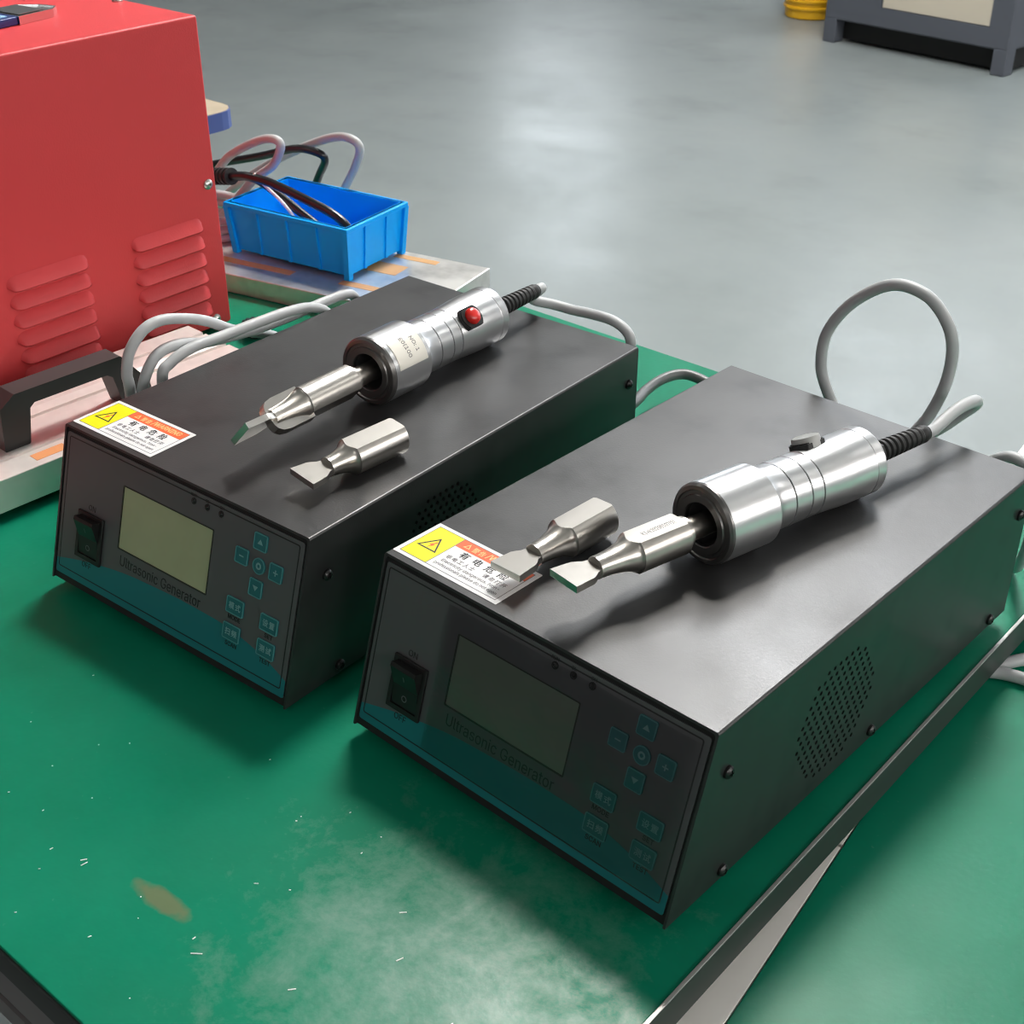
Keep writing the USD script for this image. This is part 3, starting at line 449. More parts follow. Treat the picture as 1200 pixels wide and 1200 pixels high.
    key(184.4, 194.4, 67.6, 77.6, ext(pl.union(affinity.rotate(pl, 90, origin=(0, 0))), 0, D_))
    key(171.0, 181.0, 53.7, 64.0, ext(affinity.rotate(tri, 180, origin=(0, 0)), 0, D_))
    for x0, y0, word in ((155.6, 37.6, '模式'), (155.2, 21.7, '扫频'), (182.8, 37.6, '设置'), (182.8, 22.6, '测试')):
        key(x0, x0 + 13.6, y0, y0 + 9.8, centered(han(word, 4.4 * mm, D_, 1.15), 0, 0))
    # cover screws, both sides
    for x, s in ((GW, 1), (0, -1)):
        for y, z in ((0.0095, 0.0765), (0.0135, 0.0135), (0.148, 0.0140), (0.285, 0.0135), (0.2965, 0.0805)):
            h = lathe([(0, 0), (0, 0.0034), (0.0012, 0.0033), (0.0022, 0.0024), (0.0026, 0.0012), (0.0026, 0)], 24)
            h = MAN(h) - bxm(-0.0018, 0.0018, -0.0004, 0.0004, 0.0017, 0.004) - bxm(-0.0004, 0.0004, -0.0018, 0.0018, 0.0017, 0.004)
            obj('cover_screw', mv(Rot((0, 1, 0), 90 * s, TM(h)), x + s * 0.0001, y, z), 'screw_black', g)
    # warning label on the top, near the front left corner
    lx0, lx1, ly0, ly1 = 0.0015, 0.0745, 0.0042, 0.0388
    LO = (0, 0, ZT + 0.0001)
    def Lb(mesh, n=0.0): return mv(mesh, 0, 0, LO[2] + n)
    lab = obj('warning_label', Lb(ext(rrect(lx0, lx1, ly0, ly1, 0.6 * mm), 0, 0.0002)), 'white_label', g, False, label='white, yellow and orange electric-hazard sticker')
    a0, a1, c0, c1 = lx0 + 0.0028, lx1 - 0.0028, ly0 + 0.0026, ly1 - 0.0026
    my = a0 + 0.0185
    obj('yellow_field', Lb(ext(sbox(a0, c0 + 0.0, my, c1), 0, 0.00006), 0.0002), 'yellow', lab, False)
    obj('orange_field', Lb(ext(sbox(my, c1 - 0.0078, a1, c1), 0, 0.00006), 0.0002), 'orange', lab, False)
    rim = sbox(a0, c0, a1, c1); obj('border_line', Lb(ext(rim.exterior.buffer(0.14 * mm).union(LineString([(my, c0), (my, c1)]).buffer(0.14 * mm)), 0, 0.0001), 0.00021), 'ink_gray', lab, False)
    cxx, cyy = (a0 + my) / 2, (c0 + c1) / 2
    T3 = Polygon([(cxx - 0.0068, cyy - 0.0052), (cxx + 0.0068, cyy - 0.0052), (cxx, cyy + 0.0066)])
    obj('hazard_triangle', Lb(ext(T3.difference(T3.buffer(-0.0008)), 0, 0.0001), 0.00027), 'ink', lab, False)
    bolt = Polygon([(0.6, 3.4), (-1.5, -0.3), (-0.2, -0.3), (-0.9, -3.2), (1.5, 0.7), (0.2, 0.7), (1.5, 3.4)])
    bolt = affinity.translate(affinity.scale(bolt, mm, mm, origin=(0, 0)), cxx, cyy - 0.0008)
    obj('hazard_bolt', Lb(ext(bolt, 0, 0.0001), 0.00027), 'orange', lab, False)
    wt = cat(mv(han('警告', 4.6 * mm, 0.0001), 0, 0, 0), mv(latin('/WARNING', 3.8 * mm, 0.0001, True), 10.6 * mm, 0.5 * mm, 0))
    tw = Polygon([(-6.2 * mm, 0), (-1.4 * mm, 0), (-3.8 * mm, 4.2 * mm)])
    wt = cat(wt, ext(tw.difference(tw.buffer(-0.6 * mm)), 0, 0.0001))
    obj('warning_text', Lb(centered(wt, (my + a1) / 2, c1 - 0.0039, 41 * mm), 0.00027), 'orange_text', lab, False)
    obj('headline_text', Lb(centered(han('有电危险', 6.0 * mm, 0.0001, 1.5), (my + a1) / 2, c1 - 0.0116), 0.0002), 'ink', lab, False)
    l2 = cat(han('非电工人士', 3.4 * mm, 0.0001, 1.2), mv(han('请勿打开', 3.4 * mm, 0.0001, 1.2), 26 * mm, 0, 0))
    obj('notice_text', Lb(centered(l2, (my + a1) / 2, c0 + 0.0119), 0.0002), 'ink_gray', lab, False)
    obj('small_text', Lb(centered(latin('Electricity dangerous. Non-', 2.1 * mm, 0.0001), (my + a1) / 2, c0 + 0.0075, 40 * mm), 0.0002), 'ink_gray', lab, False)
    obj('small_text', Lb(centered(latin('professionals please do not open', 2.1 * mm, 0.0001), (my + a1) / 2, c0 + 0.0038, 43 * mm), 0.0002), 'ink_gray', lab, False)
    if film:
        nx, ny = 60, 34; x0, x1, y0, y1 = 50 * mm, 205 * mm, 10 * mm, 92 * mm
        gx, gy = np.meshgrid(np.linspace(x0, x1, nx), np.linspace(y0, y1, ny)); P = np.stack([gx, gy, np.zeros_like(gx)], -1)
        cr = np.exp(-((gx - 0.160) ** 2 + (gy - 0.025) ** 2) / 0.022 ** 2); hgt = 0.0022 + (0.0006 + 0.0022 * cr) * (meshkit.fbm(P * 90, 3, 5) - 0.35); hgt = np.where(gx < 152 * mm, hgt - 0.0004, hgt)
        v = np.stack([gx, gy, hgt], -1).reshape(-1, 3); f = []
        for i in range(ny - 1):
            for j in range(nx - 1):
                k = i * nx + j; f += [(k, k + 1, k + nx + 1), (k, k + nx + 1, k + nx)]
        obj('protective_film', F(trimesh.Trimesh(v, f, process=False)), 'film', g, True, label='clear crumpled protective film over the panel')
    return g
gen_front = generator('nearer black ultrasonic generator, right one, with film over its dark display', (0, 0, 0), 0.0, True)
gen_back = generator('farther black ultrasonic generator, left one, with pale green display', (-0.2472, -0.0340, 0), math.degrees(0.0755), False)

# ================================================================== horns and hand pieces (local axis +y, tip towards -y)
def y_axis(t): return Rot((1, 0, 0), -90, t)
def horn_mesh(L, fil, bl, roll=0.0, wings=False, R=0.0109, bw=0.0100):
    """A cutting horn: cylinder with two flats, concave neck, flat flared blade. Rear end at y = 0, tip at y = -(L+fil+bl)."""
    prof = [(0, 0), (0, R - 0.0008), (-0.0008, R), (-L, R)]
    rn = 0.0058
    for s in np.linspace(0.0, 1, 20)[1:] ** 1.5: prof.append((-L - fil * s, rn + (R - rn) * (0.75 * (1 - math.sqrt(max(0, 1 - (1 - s) ** 2))) + 0.25 * (1 - s) ** 2)))
    prof.append((-L - fil, 0))
    m = MAN(y_axis(lathe(prof, 72)))
    for s in (-1, 1): m = m - bxm(-0.02, 0.02, -L - fil, 0.01, s * 0.0123 - 0.0035, s * 0.0123 + 0.0035)
    y1 = -(L + fil) + 0.004; y2 = -(L + fil + bl)
    side = [(y1, 0.0050), (y1 - 0.004, 0.0054), (y1 - 0.007, 0.0060), (y1 - 0.009, 0.0074), (y1 - 0.0115, 0.0088), (y2 + 0.004, bw - 0.0004), (y2, bw)]
    blade = ext(Polygon([(w, y) for y, w in side] + [(-w, y) for y, w in side[::-1]]), -0.0019, 0.0019)
    m = m + MAN(blade)
    if wings:
        ws = [(-L + 0.002, R - 0.0002), (-L - fil * 0.75, R - 0.0003), (-L - fil * 0.95, R - 0.0012), (-L - fil - 0.0015, R - 0.0035), (-L - fil - 0.0025, R - 0.0060)]
        w = Polygon([(a, y) for y, a in ws] + [(-a, y) for y, a in ws[::-1]])
        m = m + MAN(Rot((0, 1, 0), 90, ext(w, -0.0032, 0.0032)))
    return Rot((0, 1, 0), roll, TM(m))
def hand_piece(label, loc, rotz, horn, button_angle, button_mat, button_prof, cable_world, cable_label=None, collar_label=None, engraving=None):
    g = thing('ultrasonic_cutter', label, 'ultrasonic cutter', loc, rotz, 'aluminium ultrasonic hand cutters')
    A = 0.022; pitch = -1.23
    def P(t): return mv(Rot((1, 0, 0), pitch, t), 0, 0, A + 0.0002)
    prof = [(0.0362, 0), (0.0362, 0.0194), (0.0385, 0.0186), (0.042, 0.01805), (0.0460, 0.0178), (0.0508, 0.01772)]
    for c in (0.0514, 0.0634, 0.0724):
        prof += [(c - 0.0005, 0.01778), (c - 0.0003, 0.0170), (c + 0.0003, 0.0170), (c + 0.0005, 0.01782)]
    prof += [(0.082, 0.0183), (0.092, 0.0190), (0.100, 0.0193), (0.1122, 0.0194), (0.1124, 0.0190), (0.1128, 0.0190), (0.1130, 0.0194), (0.1190, 0.0194), (0.1203, 0.0186), (0.1207, 0.0174), (0.1207, 0)]
    body = obj('handle', P(y_axis(lathe(prof, 96))), 'alu', g, 30)
    for c in (0.0514, 0.0634, 0.0724):
        obj('groove', P(y_axis(lathe([(c - 0.0004, 0.0169), (c - 0.0004, 0.01735), (c + 0.0004, 0.01735), (c + 0.0004, 0.0169), (c - 0.0004, 0.0169)], 72))), 'groove', body, False)
    obj('collar', P(y_axis(lathe([(0.0032, 0.0117), (0.0032, 0.0219), (0.0356, 0.0220), (0.0368, 0.0208), (0.0368, 0.0117), (0.0032, 0.0117)], 96))), 'alu', g, 30)
    obj('front_ring', P(y_axis(lathe([(0.0031, 0.0117), (0.0006, 0.0117), (0, 0.0122), (0, 0.0158), (0.0009, 0.0163), (0.0009, 0.0180), (0.0002, 0.0186), (0.0005, 0.0206), (0.0020, 0.0217), (0.0031, 0.0218), (0.0031, 0.0117)], 96))), 'alu_dark', g, 30, label='dark bevelled steel ring on the front of the collar')
    obj('bore', P(y_axis(lathe([(0.022, 0), (0.022, 0.0116), (0.024, 0.0116), (0.024, 0)], 48))), 'dark', g, False)
    hm, off = horn
    obj('shank', P(y_axis(lathe([(-off, 0), (-off, 0.0082), (-off + 0.0034, 0.0082), (-off + 0.0036, 0.0062), (0.021, 0.0060), (0.021, 0)], 48))), 'steel', g, 30)
    h = obj('horn', P(mv(hm, 0, -off, 0)), 'steel', g, 25, label='polished steel horn with a flat blade tip')
    if engraving:
        e = place(centered(latin(engraving, 3.0 * 0.001, 0.00008), 0, 0, 0.021), (0, 0, 0), (0, 1, 0), (-1, 0, 0), (0, 0, 1))
        obj('engraving', P(mv(e, 0.0005, -off - 0.0150, 0.00882)), 'groove', h, False)
    # push button in its saddle
    ca, sa = math.cos(math.radians(button_angle)), math.sin(math.radians(button_angle))
    B = lambda t: P(place(t, (0, 0.0845, 0), (0, 1, 0), (sa, 0, -ca), (ca, 0, sa)))
    lens = Point(0, 0).buffer(0.0085, quad_segs=8).intersection(sbox(-0.0085, -0.0062, 0.0085, 0.0062)).buffer(0.001)
    bb = obj('button_base', B(TM(MAN(ext(lens, 0.0140, 0.0198)) + MAN(ext(lens.buffer(-0.0008), 0.0198, 0.0204)))), 'plastic_black', g, 30)
    obj('push_button', B(lathe(button_prof, 40)), button_mat, g)
    # strain relief and cable
    obj('cable_nut', P(y_axis(lathe([(0.1205, 0), (0.1205, 0.0072), (0.1345, 0.0072), (0.1352, 0.0062), (0.1352, 0)], 6))), 'plastic_black', g, 10)
    rp = [(0.1350, 0), (0.1350, 0.0058)]
    for k in range(9):
        z = 0.1365 + k * 0.0043; r = 0.0062 - 0.00012 * k
        rp += [(z, 0.0048), (z + 0.0008, r), (z + 0.0026, r), (z + 0.0034, 0.0048)]
    rp += [(0.1765, 0.0044), (0.1765, 0)]
    obj('strain_relief', P(y_axis(lathe(rp, 32))), 'rubber', g, 30)
    q = math.radians(-rotz); L = []
    for x, y, z in cable_world:
        dx, dy = x - loc[0], y - loc[1]; L.append((math.cos(q) * dx - math.sin(q) * dy, math.sin(q) * dx + math.cos(q) * dy, z - loc[2]))
    s0 = [tuple(mv(trimesh.Trimesh([(0, t, 0)], []), 0, 0, 0).vertices[0]) for t in (0.174, 0.182)]
    pr = math.radians(pitch); s0 = [(0, t * math.cos(pr), A + t * math.sin(pr)) for t in (0.174, 0.183)]
    obj('cable', tube(s0 + L, 0.0037, 14, 8), 'cable', g, True, label=cable_label or 'grey rubber cable')
    if collar_label:
        a = np.radians(np.linspace(12, 74, 14)); r = 0.02215; v = []; f = []
        for y in (0.0065, 0.0325): v += [(r * math.cos(t), y, r * math.sin(t)) for t in a]
        k = len(a)
        for i in range(k - 1): f += [(i, i + 1, k + i + 1), (i, k + i + 1, k + i)]
        t1 = trimesh.Trimesh(v, f, process=False)
        v2 = np.array(v) * [r and 1.004, 1, 1.004]; t2 = trimesh.Trimesh(np.vstack([v, v2]), [*f, *[(a_ + 2 * k, b_ + 2 * k, c_ + 2 * k)[::-1] for a_, b_, c_ in f]], process=False)
        lb = obj('collar_label', P(t2), 'label_cream', g, True, label='small cream paper label with faint print')
        for row, (word, ang) in enumerate(collar_label):
            tx = centered(latin(word, 2.9 * 0.001, 0.0001), 0, 0); tx = trimesh.Trimesh(tx.vertices, tx.faces, process=False)
            vv = tx.vertices.copy(); th = math.radians(43) - vv[:, 0] / 0.0222; rr = 0.02226 + vv[:, 2]
            yy = ang + vv[:, 1]
            tx.vertices = np.c_[rr * np.cos(th), yy, rr * np.sin(th)]
            obj('label_text', P(tx), 'ink_gray', lb, False)
    return g
ZC = ZT
loopA = [(0.1578, 0.3050, 0.1262), (0.1600, 0.3230, 0.1262), (0.1570, 0.3340, 0.1190), (0.1480, 0.3350, 0.1080)] + [(0.1373,0.3340,0.0954),(0.1163,0.3360,0.0755),(0.0901,0.3360,0.0671),(0.0706,0.3340,0.0795),(0.0591,0.3310,0.0982),(0.0536,0.3300,0.1150),(0.0555,0.3300,0.1374),(0.0703,0.3300,0.1612),(0.0939,0.3300,0.1788),(0.1164,0.3300,0.1785),(0.1318,0.3300,0.1662),(0.1385,0.3300,0.1502),(0.1381,0.3300,0.1278),(0.1320,0.3280,0.1046),(0.1230,0.3260,0.0861)] + [(0.1150, 0.3300, 0.0600), (0.1120, 0.3450, 0.0200), (0.1100, 0.3800, 0.0045), (0.0800, 0.4200, 0.0045)]
hand_piece('aluminium hand cutter on the nearer generator, grey button, flat horn, big cable loop', (0.1238, 0.1014, ZT), 79.657 - 90,
           (horn_mesh(0.0315, 0.0227, 0.0194, -2), 0.0142), 118, 'gray_button', [(0.017, 0), (0.017, 0.0078), (0.0222, 0.0078), (0.0230, 0.0074), (0.0234, 0.0060), (0.0234, 0)], loopA, 'grey cable rising in a big round loop', engraving='K1+k20200107(1)')
cabD = [(-0.1600, 0.2905, 0.1105), (-0.1480, 0.3010, 0.1062), (-0.1330, 0.3050, 0.1050), (-0.1189, 0.3060, 0.1062), (-0.0995, 0.3060, 0.1070), (-0.0870, 0.3060, 0.1035), (-0.0815, 0.3060, 0.0960), (-0.0850, 0.3080, 0.0820), (-0.0960, 0.3110, 0.0620), (-0.1180, 0.3140, 0.0380), (-0.1450, 0.3220, 0.0120), (-0.1750, 0.3350, 0.0045), (-0.2300, 0.3450, 0.0045)]
hand_piece('aluminium hand cutter on the farther generator, red button, cream collar label', (-0.1304, 0.1070, ZT), 96.026 - 90,
           (horn_mesh(0.0415, 0.0240, 0.0240, -48, wings=True), 0.0163), 42, 'red_button', [(0.017, 0), (0.017, 0.0056), (0.0212, 0.0056), (0.0228, 0.0052), (0.0240, 0.0042), (0.0246, 0.0023), (0.0248, 0)], cabD, collar_label=[('NO: 1', 0.026), ('E0(100', 0.018)])

def spare_horn(label, loc, rotz, args, roll):
    hm = mv(horn_mesh(*args, roll=roll), 0, 0, 0.0109)
    o = thing('cutting_horn', label, 'cutting horn', loc, rotz, 'spare steel cutting horns')
    obj('horn_body', hm, 'steel', o, 25)
    return o
spare_horn('loose steel cutting horn lying on the warning label of the nearer generator', (0.0717, 0.0896, ZT + 0.0005), -1.5, (0.0315, 0.0215, 0.0205), -2)
spare_horn('loose steel cutting horn lying beside the hand cutter on the farther generator', (-0.0728, 0.0778, ZT + 0.0003), -0.8, (0.0365, 0.0160, 0.0180), 6)
# ================================================================== red machine
mo = np.array([-0.4914, 0.2635]); MA = math.degrees(math.atan2(0.0090, 0.1739))   # back right corner, face turned a little
red = thing('red_machine', 'large red sheet-metal machine with two columns of louvres on its side', 'machine', (mo[0], mo[1], 0), MA)
MHt, MZ, MLn, MDp = 0.2588, 0.005, 0.62, 0.40      # height, underside, length along -y, depth along -x
obj('housing', bx(-MDp, 0, -MLn, 0, MZ, MZ + MHt, r=0.0022), 'red', red, 30)
for x in (-MDp + 0.04, -0.04):
    for y in (-MLn + 0.04, -0.04): obj('rubber_foot', mv(lathe([(0, 0), (0, 0.012), (0.0049, 0.013), (0.0049, 0)], 24), x, y, 0.0001), 'rubber', red)
def louvre(L, h=0.0108, d=0.0064):
    """A pressed louvre: half-tube with rounded ends, bulging out at the bottom; local x along, z up, y out."""
    ns, nt = 36, 12; v = []; 
    for i in range(ns + 1):
        s = i / ns; x = (s - 0.5) * L; e = min(s, 1 - s) * L / 0.008; k = math.sqrt(max(0.0, 1 - (1 - min(1, e)) ** 2))
        for j in range(nt + 1):
            q = j / nt
            v.append((x, k * d * (1.25 * q - 0.25 * q * q * q), h * (1 - q) * (0.25 + 0.75 * k) + (1 - k) * h * 0.28))
        v.append((x, -0.001, v[-1][2] + 0.0008))
    f = []; m = nt + 2
    for i in range(ns):
        for j in range(m - 1):
            a, b, c, d_ = i * m + j, i * m + j + 1, (i + 1) * m + j + 1, (i + 1) * m + j
            f += [(a, b, c), (a, c, d_)]
    t = trimesh.Trimesh(v, f, process=False)
    return place(t, (0, 0, 0), (0, -1, 0), (1, 0, 0), (0, 0, 1))
for yc, zb in ((-0.0558, 0.0985), (-0.1690, 0.0995)):
    for k in range(6):
        lv = obj('louvre', mv(louvre(0.0715), 0.0002, yc, zb - k * 0.01485 - 0.004), 'red', red, True)
sc = lathe([(0, 0), (0, 0.0044), (0.0010, 0.0044), (0.0022, 0.0034), (0.0028, 0.0018), (0.0028, 0)], 28)
sc = TM(MAN(sc) - m3.Manifold.cylinder(0.01, 0.0014, 0.0014, 6).translate([0, 0, 0.0012]))
for y, z in ((-0.0088, 0.1302), (-0.0166, 0.0125), (-0.40, 0.1302)):
    obj('panel_screw', mv(Rot((0, 1, 0), 90, sc), 0.0001, y, z), 'screw_steel', red)
obj('top_screw', mv(sc, -0.0915, -0.0020 - 0.006, MZ + MHt + 0.0001), 'screw_steel', red)

# spring clip lying on the machine
cl = thing('metal_clip', 'silver clip with a dark blue body lying on top of the red machine', 'clip', (-0.578, 0.1458, MZ + MHt + 0.0002), 10)
sv = Polygon([(0.020, 0.0), (0.019, 0.034), (0.012, 0.043), (-0.004, 0.040), (-0.018, 0.030), (-0.020, 0.0)])
obj('clip_shell', TM(MAN(ext(sv, 0.0, 0.0062)) - MAN(ext(sv.buffer(-0.0014), 0.0046, 0.02))), 'clip_silver', cl, False)
obj('clip_lever', ext(sv.buffer(-0.0030).intersection(sbox(-0.03, 0.0, 0.03, 0.026)), 0.0044, 0.0070), 'clip_silver', cl, False)
obj('clip_body', bx(-0.020, 0.019, -0.085, -0.0004, 0.0, 0.0062, r=0.0012), 'clip_blue', cl)
obj('clip_inset', bx(-0.010, 0.014, -0.080, -0.006, 0.0062, 0.0067), 'clip_light', cl, False)

# ================================================================== anodised profile plate with a black handle
pl = thing('profile_plate', 'polished ribbed aluminium plate with a black handle, in front of the red machine', 'plate', (-0.3395, 0.1985, 0))
PT = 0.030; PW = 0.1215; PLn = 0.42
prof = [(0, 0.0062), (0, PT - 0.0005), (-0.0005, PT), (-0.022, PT), (-0.0225, PT - 0.0014), (-0.0245, PT - 0.0014), (-0.025, PT), (-0.066, PT), (-0.0665, PT - 0.002), (-0.070, PT - 0.002), (-0.0705, PT),
        (-0.078, PT + 0.0022), (-0.086, PT + 0.0022), (-0.0875, PT), (-0.097, PT), (-0.0975, PT - 0.002), (-0.101, PT - 0.002), (-0.1015, PT), (-PW, PT), (-PW, 0.0062)]
pm = place(ext(Polygon(prof), 0, PLn), (0, 0, 0), (1, 0, 0), (0, 0, 1), (0, -1, 0))
obj('plate_body', pm, 'plate', pl, False)
for x in (-0.012, -PW + 0.012):
    for y in (-0.02, -0.19, -PLn + 0.02): obj('foot_screw', mv(lathe([(0, 0), (0, 0.0045), (0.0062, 0.0045), (0.0062, 0)], 16), x, y, 0.0001), 'screw_steel', pl)
obj('orange_sticker', bx(-0.0168, -0.0070, -0.2075, -0.1825, PT, PT + 0.0002), 'sticker_orange', pl, False, label='small orange sticker')
hp = Polygon([(-0.0135, 0.0), (0.004, 0.0), (0.0085, 0.0255), (0.013, 0.029), (0.072, 0.029), (0.077, 0.0255), (0.083, 0.0), (0.106, 0.0), (0.104, 0.012), (0.084, 0.0375), (0.0, 0.0375), (-0.011, 0.030)]).buffer(0.0012, quad_segs=3)
hm = place(ext(hp, -0.0095, 0.0095), (0, 0, 0), (0, 1, 0), (0, 0, 1), (1, 0, 0))
obj('handle', mv(hm, -0.0420, -0.2020, PT + 0.0013), 'handle_black', pl, 25, label='black plastic bow handle')

# ================================================================== tray plate, blue bin, cables at the back
tr = thing('tray_plate', 'flat aluminium plate with tan tape strips under the blue bin', 'plate', (-0.3715, 0.4700, 0), 14.5)
TZ = 0.019
obj('tray_body', bx(-0.36, -0.0113, -0.110, 0.0178, 0.0005, TZ, r=0.0008), 'tray', tr, False)
for x0, x1, y0, y1 in ((-0.107, -0.060, -0.0005, 0.0085), (-0.117, -0.079, -0.041, -0.017), (-0.114, -0.074, -0.0825, -0.0725), (-0.26, -0.165, -0.086, -0.076)):
    obj('tape_strip', bx(x0, x1, y0, y1, TZ, TZ + 0.0002), 'tape', tr, False)
bn = thing('storage_bin', 'small bright blue plastic bin with ribbed sides and black cords inside', 'bin', (-0.5345, 0.4020, TZ + 0.0003), 10.5)
BW, BDp, BH, tp, th = 0.142, 0.088, 0.0500, 0.0035, 0.0022
def taper(x, y, z0, z1, ins): return hull([(sx * (x - (ins if z == z0 else 0)), sy * (y - (ins if z == z0 else 0)), z) for sx in (-1, 1) for sy in (-1, 1) for z in (z0, z1)])
bo = taper(BW / 2, BDp / 2, 0.0035, BH, tp) - taper(BW / 2 - th, BDp / 2 - th, 0.0060, BH + 0.01, tp)
obj('bin_body', TM(bo), 'blue', bn, False)
obj('bin_rim', TM((bxm(-BW / 2 - 0.0028, BW / 2 + 0.0028, -BDp / 2 - 0.0028, BDp / 2 + 0.0028, BH - 0.0045, BH, r=0.0008)) - bxm(-BW / 2 + th, BW / 2 - th, -BDp / 2 + th, BDp / 2 - th, 0, BH + 0.01)), 'blue', bn, False)
ribs = [(x, s * BDp / 2, 0) for s in (-1, 1) for x in (-0.036, -0.0005, 0.035)] + [(s * BW / 2, y, 1) for s in (-1, 1) for y in (-0.016, 0.016)] + [(sx * BW / 2, sy * BDp / 2, 2) for sx in (-1, 1) for sy in (-1, 1)]
for x, y, k in ribs:
    def q(sh): return 1 - sh
    w = 0.0016 if k < 2 else 0.0030
    fx, fy = (1 - tp / (BW / 2)), (1 - tp / (BDp / 2))
    lo = np.array([x * (fx if k else 1), y * (fy if k != 1 else 1)]); hi = np.array([x, y])
    m = hull([(p[0] + a * w, p[1] + b * w, z) for p, z in ((lo, 0.0 if k == 2 else 0.0036), (hi, BH - 0.004)) for a in (-1, 1) for b in (-1, 1)]) - taper(BW / 2 - th, BDp / 2 - th, 0.0060, BH + 0.01, tp)
    obj('rib', TM(m), 'blue', bn, False)
def cord(name, label, cat_, pts, r, mat, group=None):
    o = obj(name, tube(pts, r, 12, 8), mat, smooth=True); return say(o, label, cat_, group)
cord('cable', 'grey cable arching upright left of the blue bin behind the red machine', 'cable', [(-0.760, 0.400, 0.010), (-0.7300, 0.4000, 0.030), (-0.7001, 0.4000, 0.0513), (-0.6828, 0.4000, 0.0681), (-0.6584, 0.4000, 0.0887), (-0.6146, 0.4000, 0.1108), (-0.5877, 0.4000, 0.1185), (-0.5800, 0.4020, 0.1126), (-0.5982, 0.4050, 0.0902), (-0.6225, 0.4000, 0.0729), (-0.6540, 0.4000, 0.0463), (-0.690, 0.395, 0.0120)], 0.0042, 'cable')
cord('cable', 'grey cable bending over behind the blue bin, right of the other arch', 'cable', [(-0.7800, 0.4450, 0.006), (-0.7490, 0.4420, 0.012), (-0.7139, 0.4420, 0.0350), (-0.6733, 0.4520, 0.0630), (-0.6150, 0.4570, 0.0930), (-0.5679, 0.4570, 0.1120), (-0.5427, 0.4570, 0.1155), (-0.5340, 0.4600, 0.1076), (-0.5480, 0.4660, 0.0868), (-0.5700, 0.4700, 0.0600), (-0.600, 0.4750, 0.0235)], 0.0042, 'cable')
cord('power_cord', 'black cord running behind the grey arches to the back of the bin', 'power cord', [(-0.7402, 0.4300, 0.0550), (-0.6578, 0.4360, 0.0800), (-0.6089, 0.4420, 0.0960), (-0.5850, 0.4500, 0.0950), (-0.5820, 0.4560, 0.0870), (-0.6000, 0.4630, 0.0680), (-0.6240, 0.4680, 0.0400), (-0.650, 0.470, 0.0235)], 0.0040, 'cord')
pc = thing('power_cord', 'thick black power cord with ribbed grip draped over the rim into the bin', 'power cord')
gp = [(-0.668, 0.372, 0.070), (-0.650, 0.371, 0.0760), (-0.6360, 0.3705, 0.0790), (-0.618, 0.370, 0.0830)]
obj('grip', tube(gp, 0.0066, 14, 6), 'rubber', pc)
for k in range(5):
    a = np.array(gp[1]) + (np.array(gp[3]) - np.array(gp[1])) * (0.1 + 0.2 * k); b = a + (np.array(gp[3]) - np.array(gp[1])) * 0.1
    obj('grip_ring', tube([a, (a + b) / 2, b], 0.0082, 14, 2), 'rubber', pc)
obj('cord', tube([(-0.620, 0.370, 0.0825), (-0.6060, 0.3700, 0.0862), (-0.5902, 0.3700, 0.0885), (-0.5607, 0.3720, 0.0885), (-0.5181, 0.3790, 0.0800), (-0.4850, 0.3860, 0.0700), (-0.4690, 0.3890, 0.0560), (-0.4760, 0.3930, 0.0400), (-0.5000, 0.3990, 0.0310)], 0.0042, 12, 8), 'cord', pc)
cord('power_cord', 'lower black cord dipping to the floor of the blue bin', 'power cord', [(-0.6400, 0.3860, 0.0740), (-0.6134, 0.3855, 0.0800), (-0.5900, 0.3850, 0.0790), (-0.5562, 0.3860, 0.0680), (-0.5200, 0.3890, 0.0540), (-0.4920, 0.3950, 0.0420), (-0.4860, 0.4010, 0.0325), (-0.520, 0.4080, 0.0300)], 0.0042, 'cord')
cord('cable_tie', 'thin white strap hanging from the cords into the blue bin', 'cable tie', [(-0.5830, 0.3700, 0.0930), (-0.5706, 0.3760, 0.0800), (-0.5560, 0.3790, 0.0700), (-0.5420, 0.3810, 0.0580), (-0.5300, 0.3830, 0.0420)], 0.0016, 'tie')
# coil of grey cable behind the machine, left of the bin
for k, (lbl) in enumerate(('lowest grey cable loop lying behind the red machine beside the bin', 'middle grey cable loop behind the red machine beside the bin', 'top grey cable loop behind the red machine beside the bin')):
    z = TZ + 0.0050 + k * 0.0088; c = (-0.665 + 0.002 * k, 0.372 + 0.002 * k)
    cord('cable_loop', lbl, 'cable', [(c[0] + 0.045 * math.cos(a), c[1] + 0.034 * math.sin(a), z + 0.001 * math.sin(3 * a)) for a in np.linspace(0.1, 6.2, 22)], 0.0040, 'cable', 'coiled grey cable by the bin')
# black knob on the bench behind the left generator
kn = []
for k in range(14):
    a = 2 * math.pi * k / 14; kn.append((0.0105 * math.cos(a), 0.0105 * math.sin(a)))
kp = Point(0, 0).buffer(0.0095)
for x, y in kn: kp = kp.union(Point(x, y).buffer(0.0019, quad_segs=3))
k_ = thing('clamp_knob', 'black knurled plastic knob standing on the mat by the red machine', 'knob', (-0.457, 0.2635, 0))
obj('grip', ext(kp, 0.004, 0.014), 'plastic_black', k_, 30); obj('stem', mv(lathe([(0, 0), (0, 0.006), (0.004, 0.006), (0.004, 0)], 24), 0, 0, 0.0001), 'plastic_black', k_)
obj('cap', mv(lathe([(0.014, 0.0), (0.014, 0.006), (0.0160, 0.0045), (0.0164, 0)], 24), 0, 0, 0), 'plastic_black', k_)

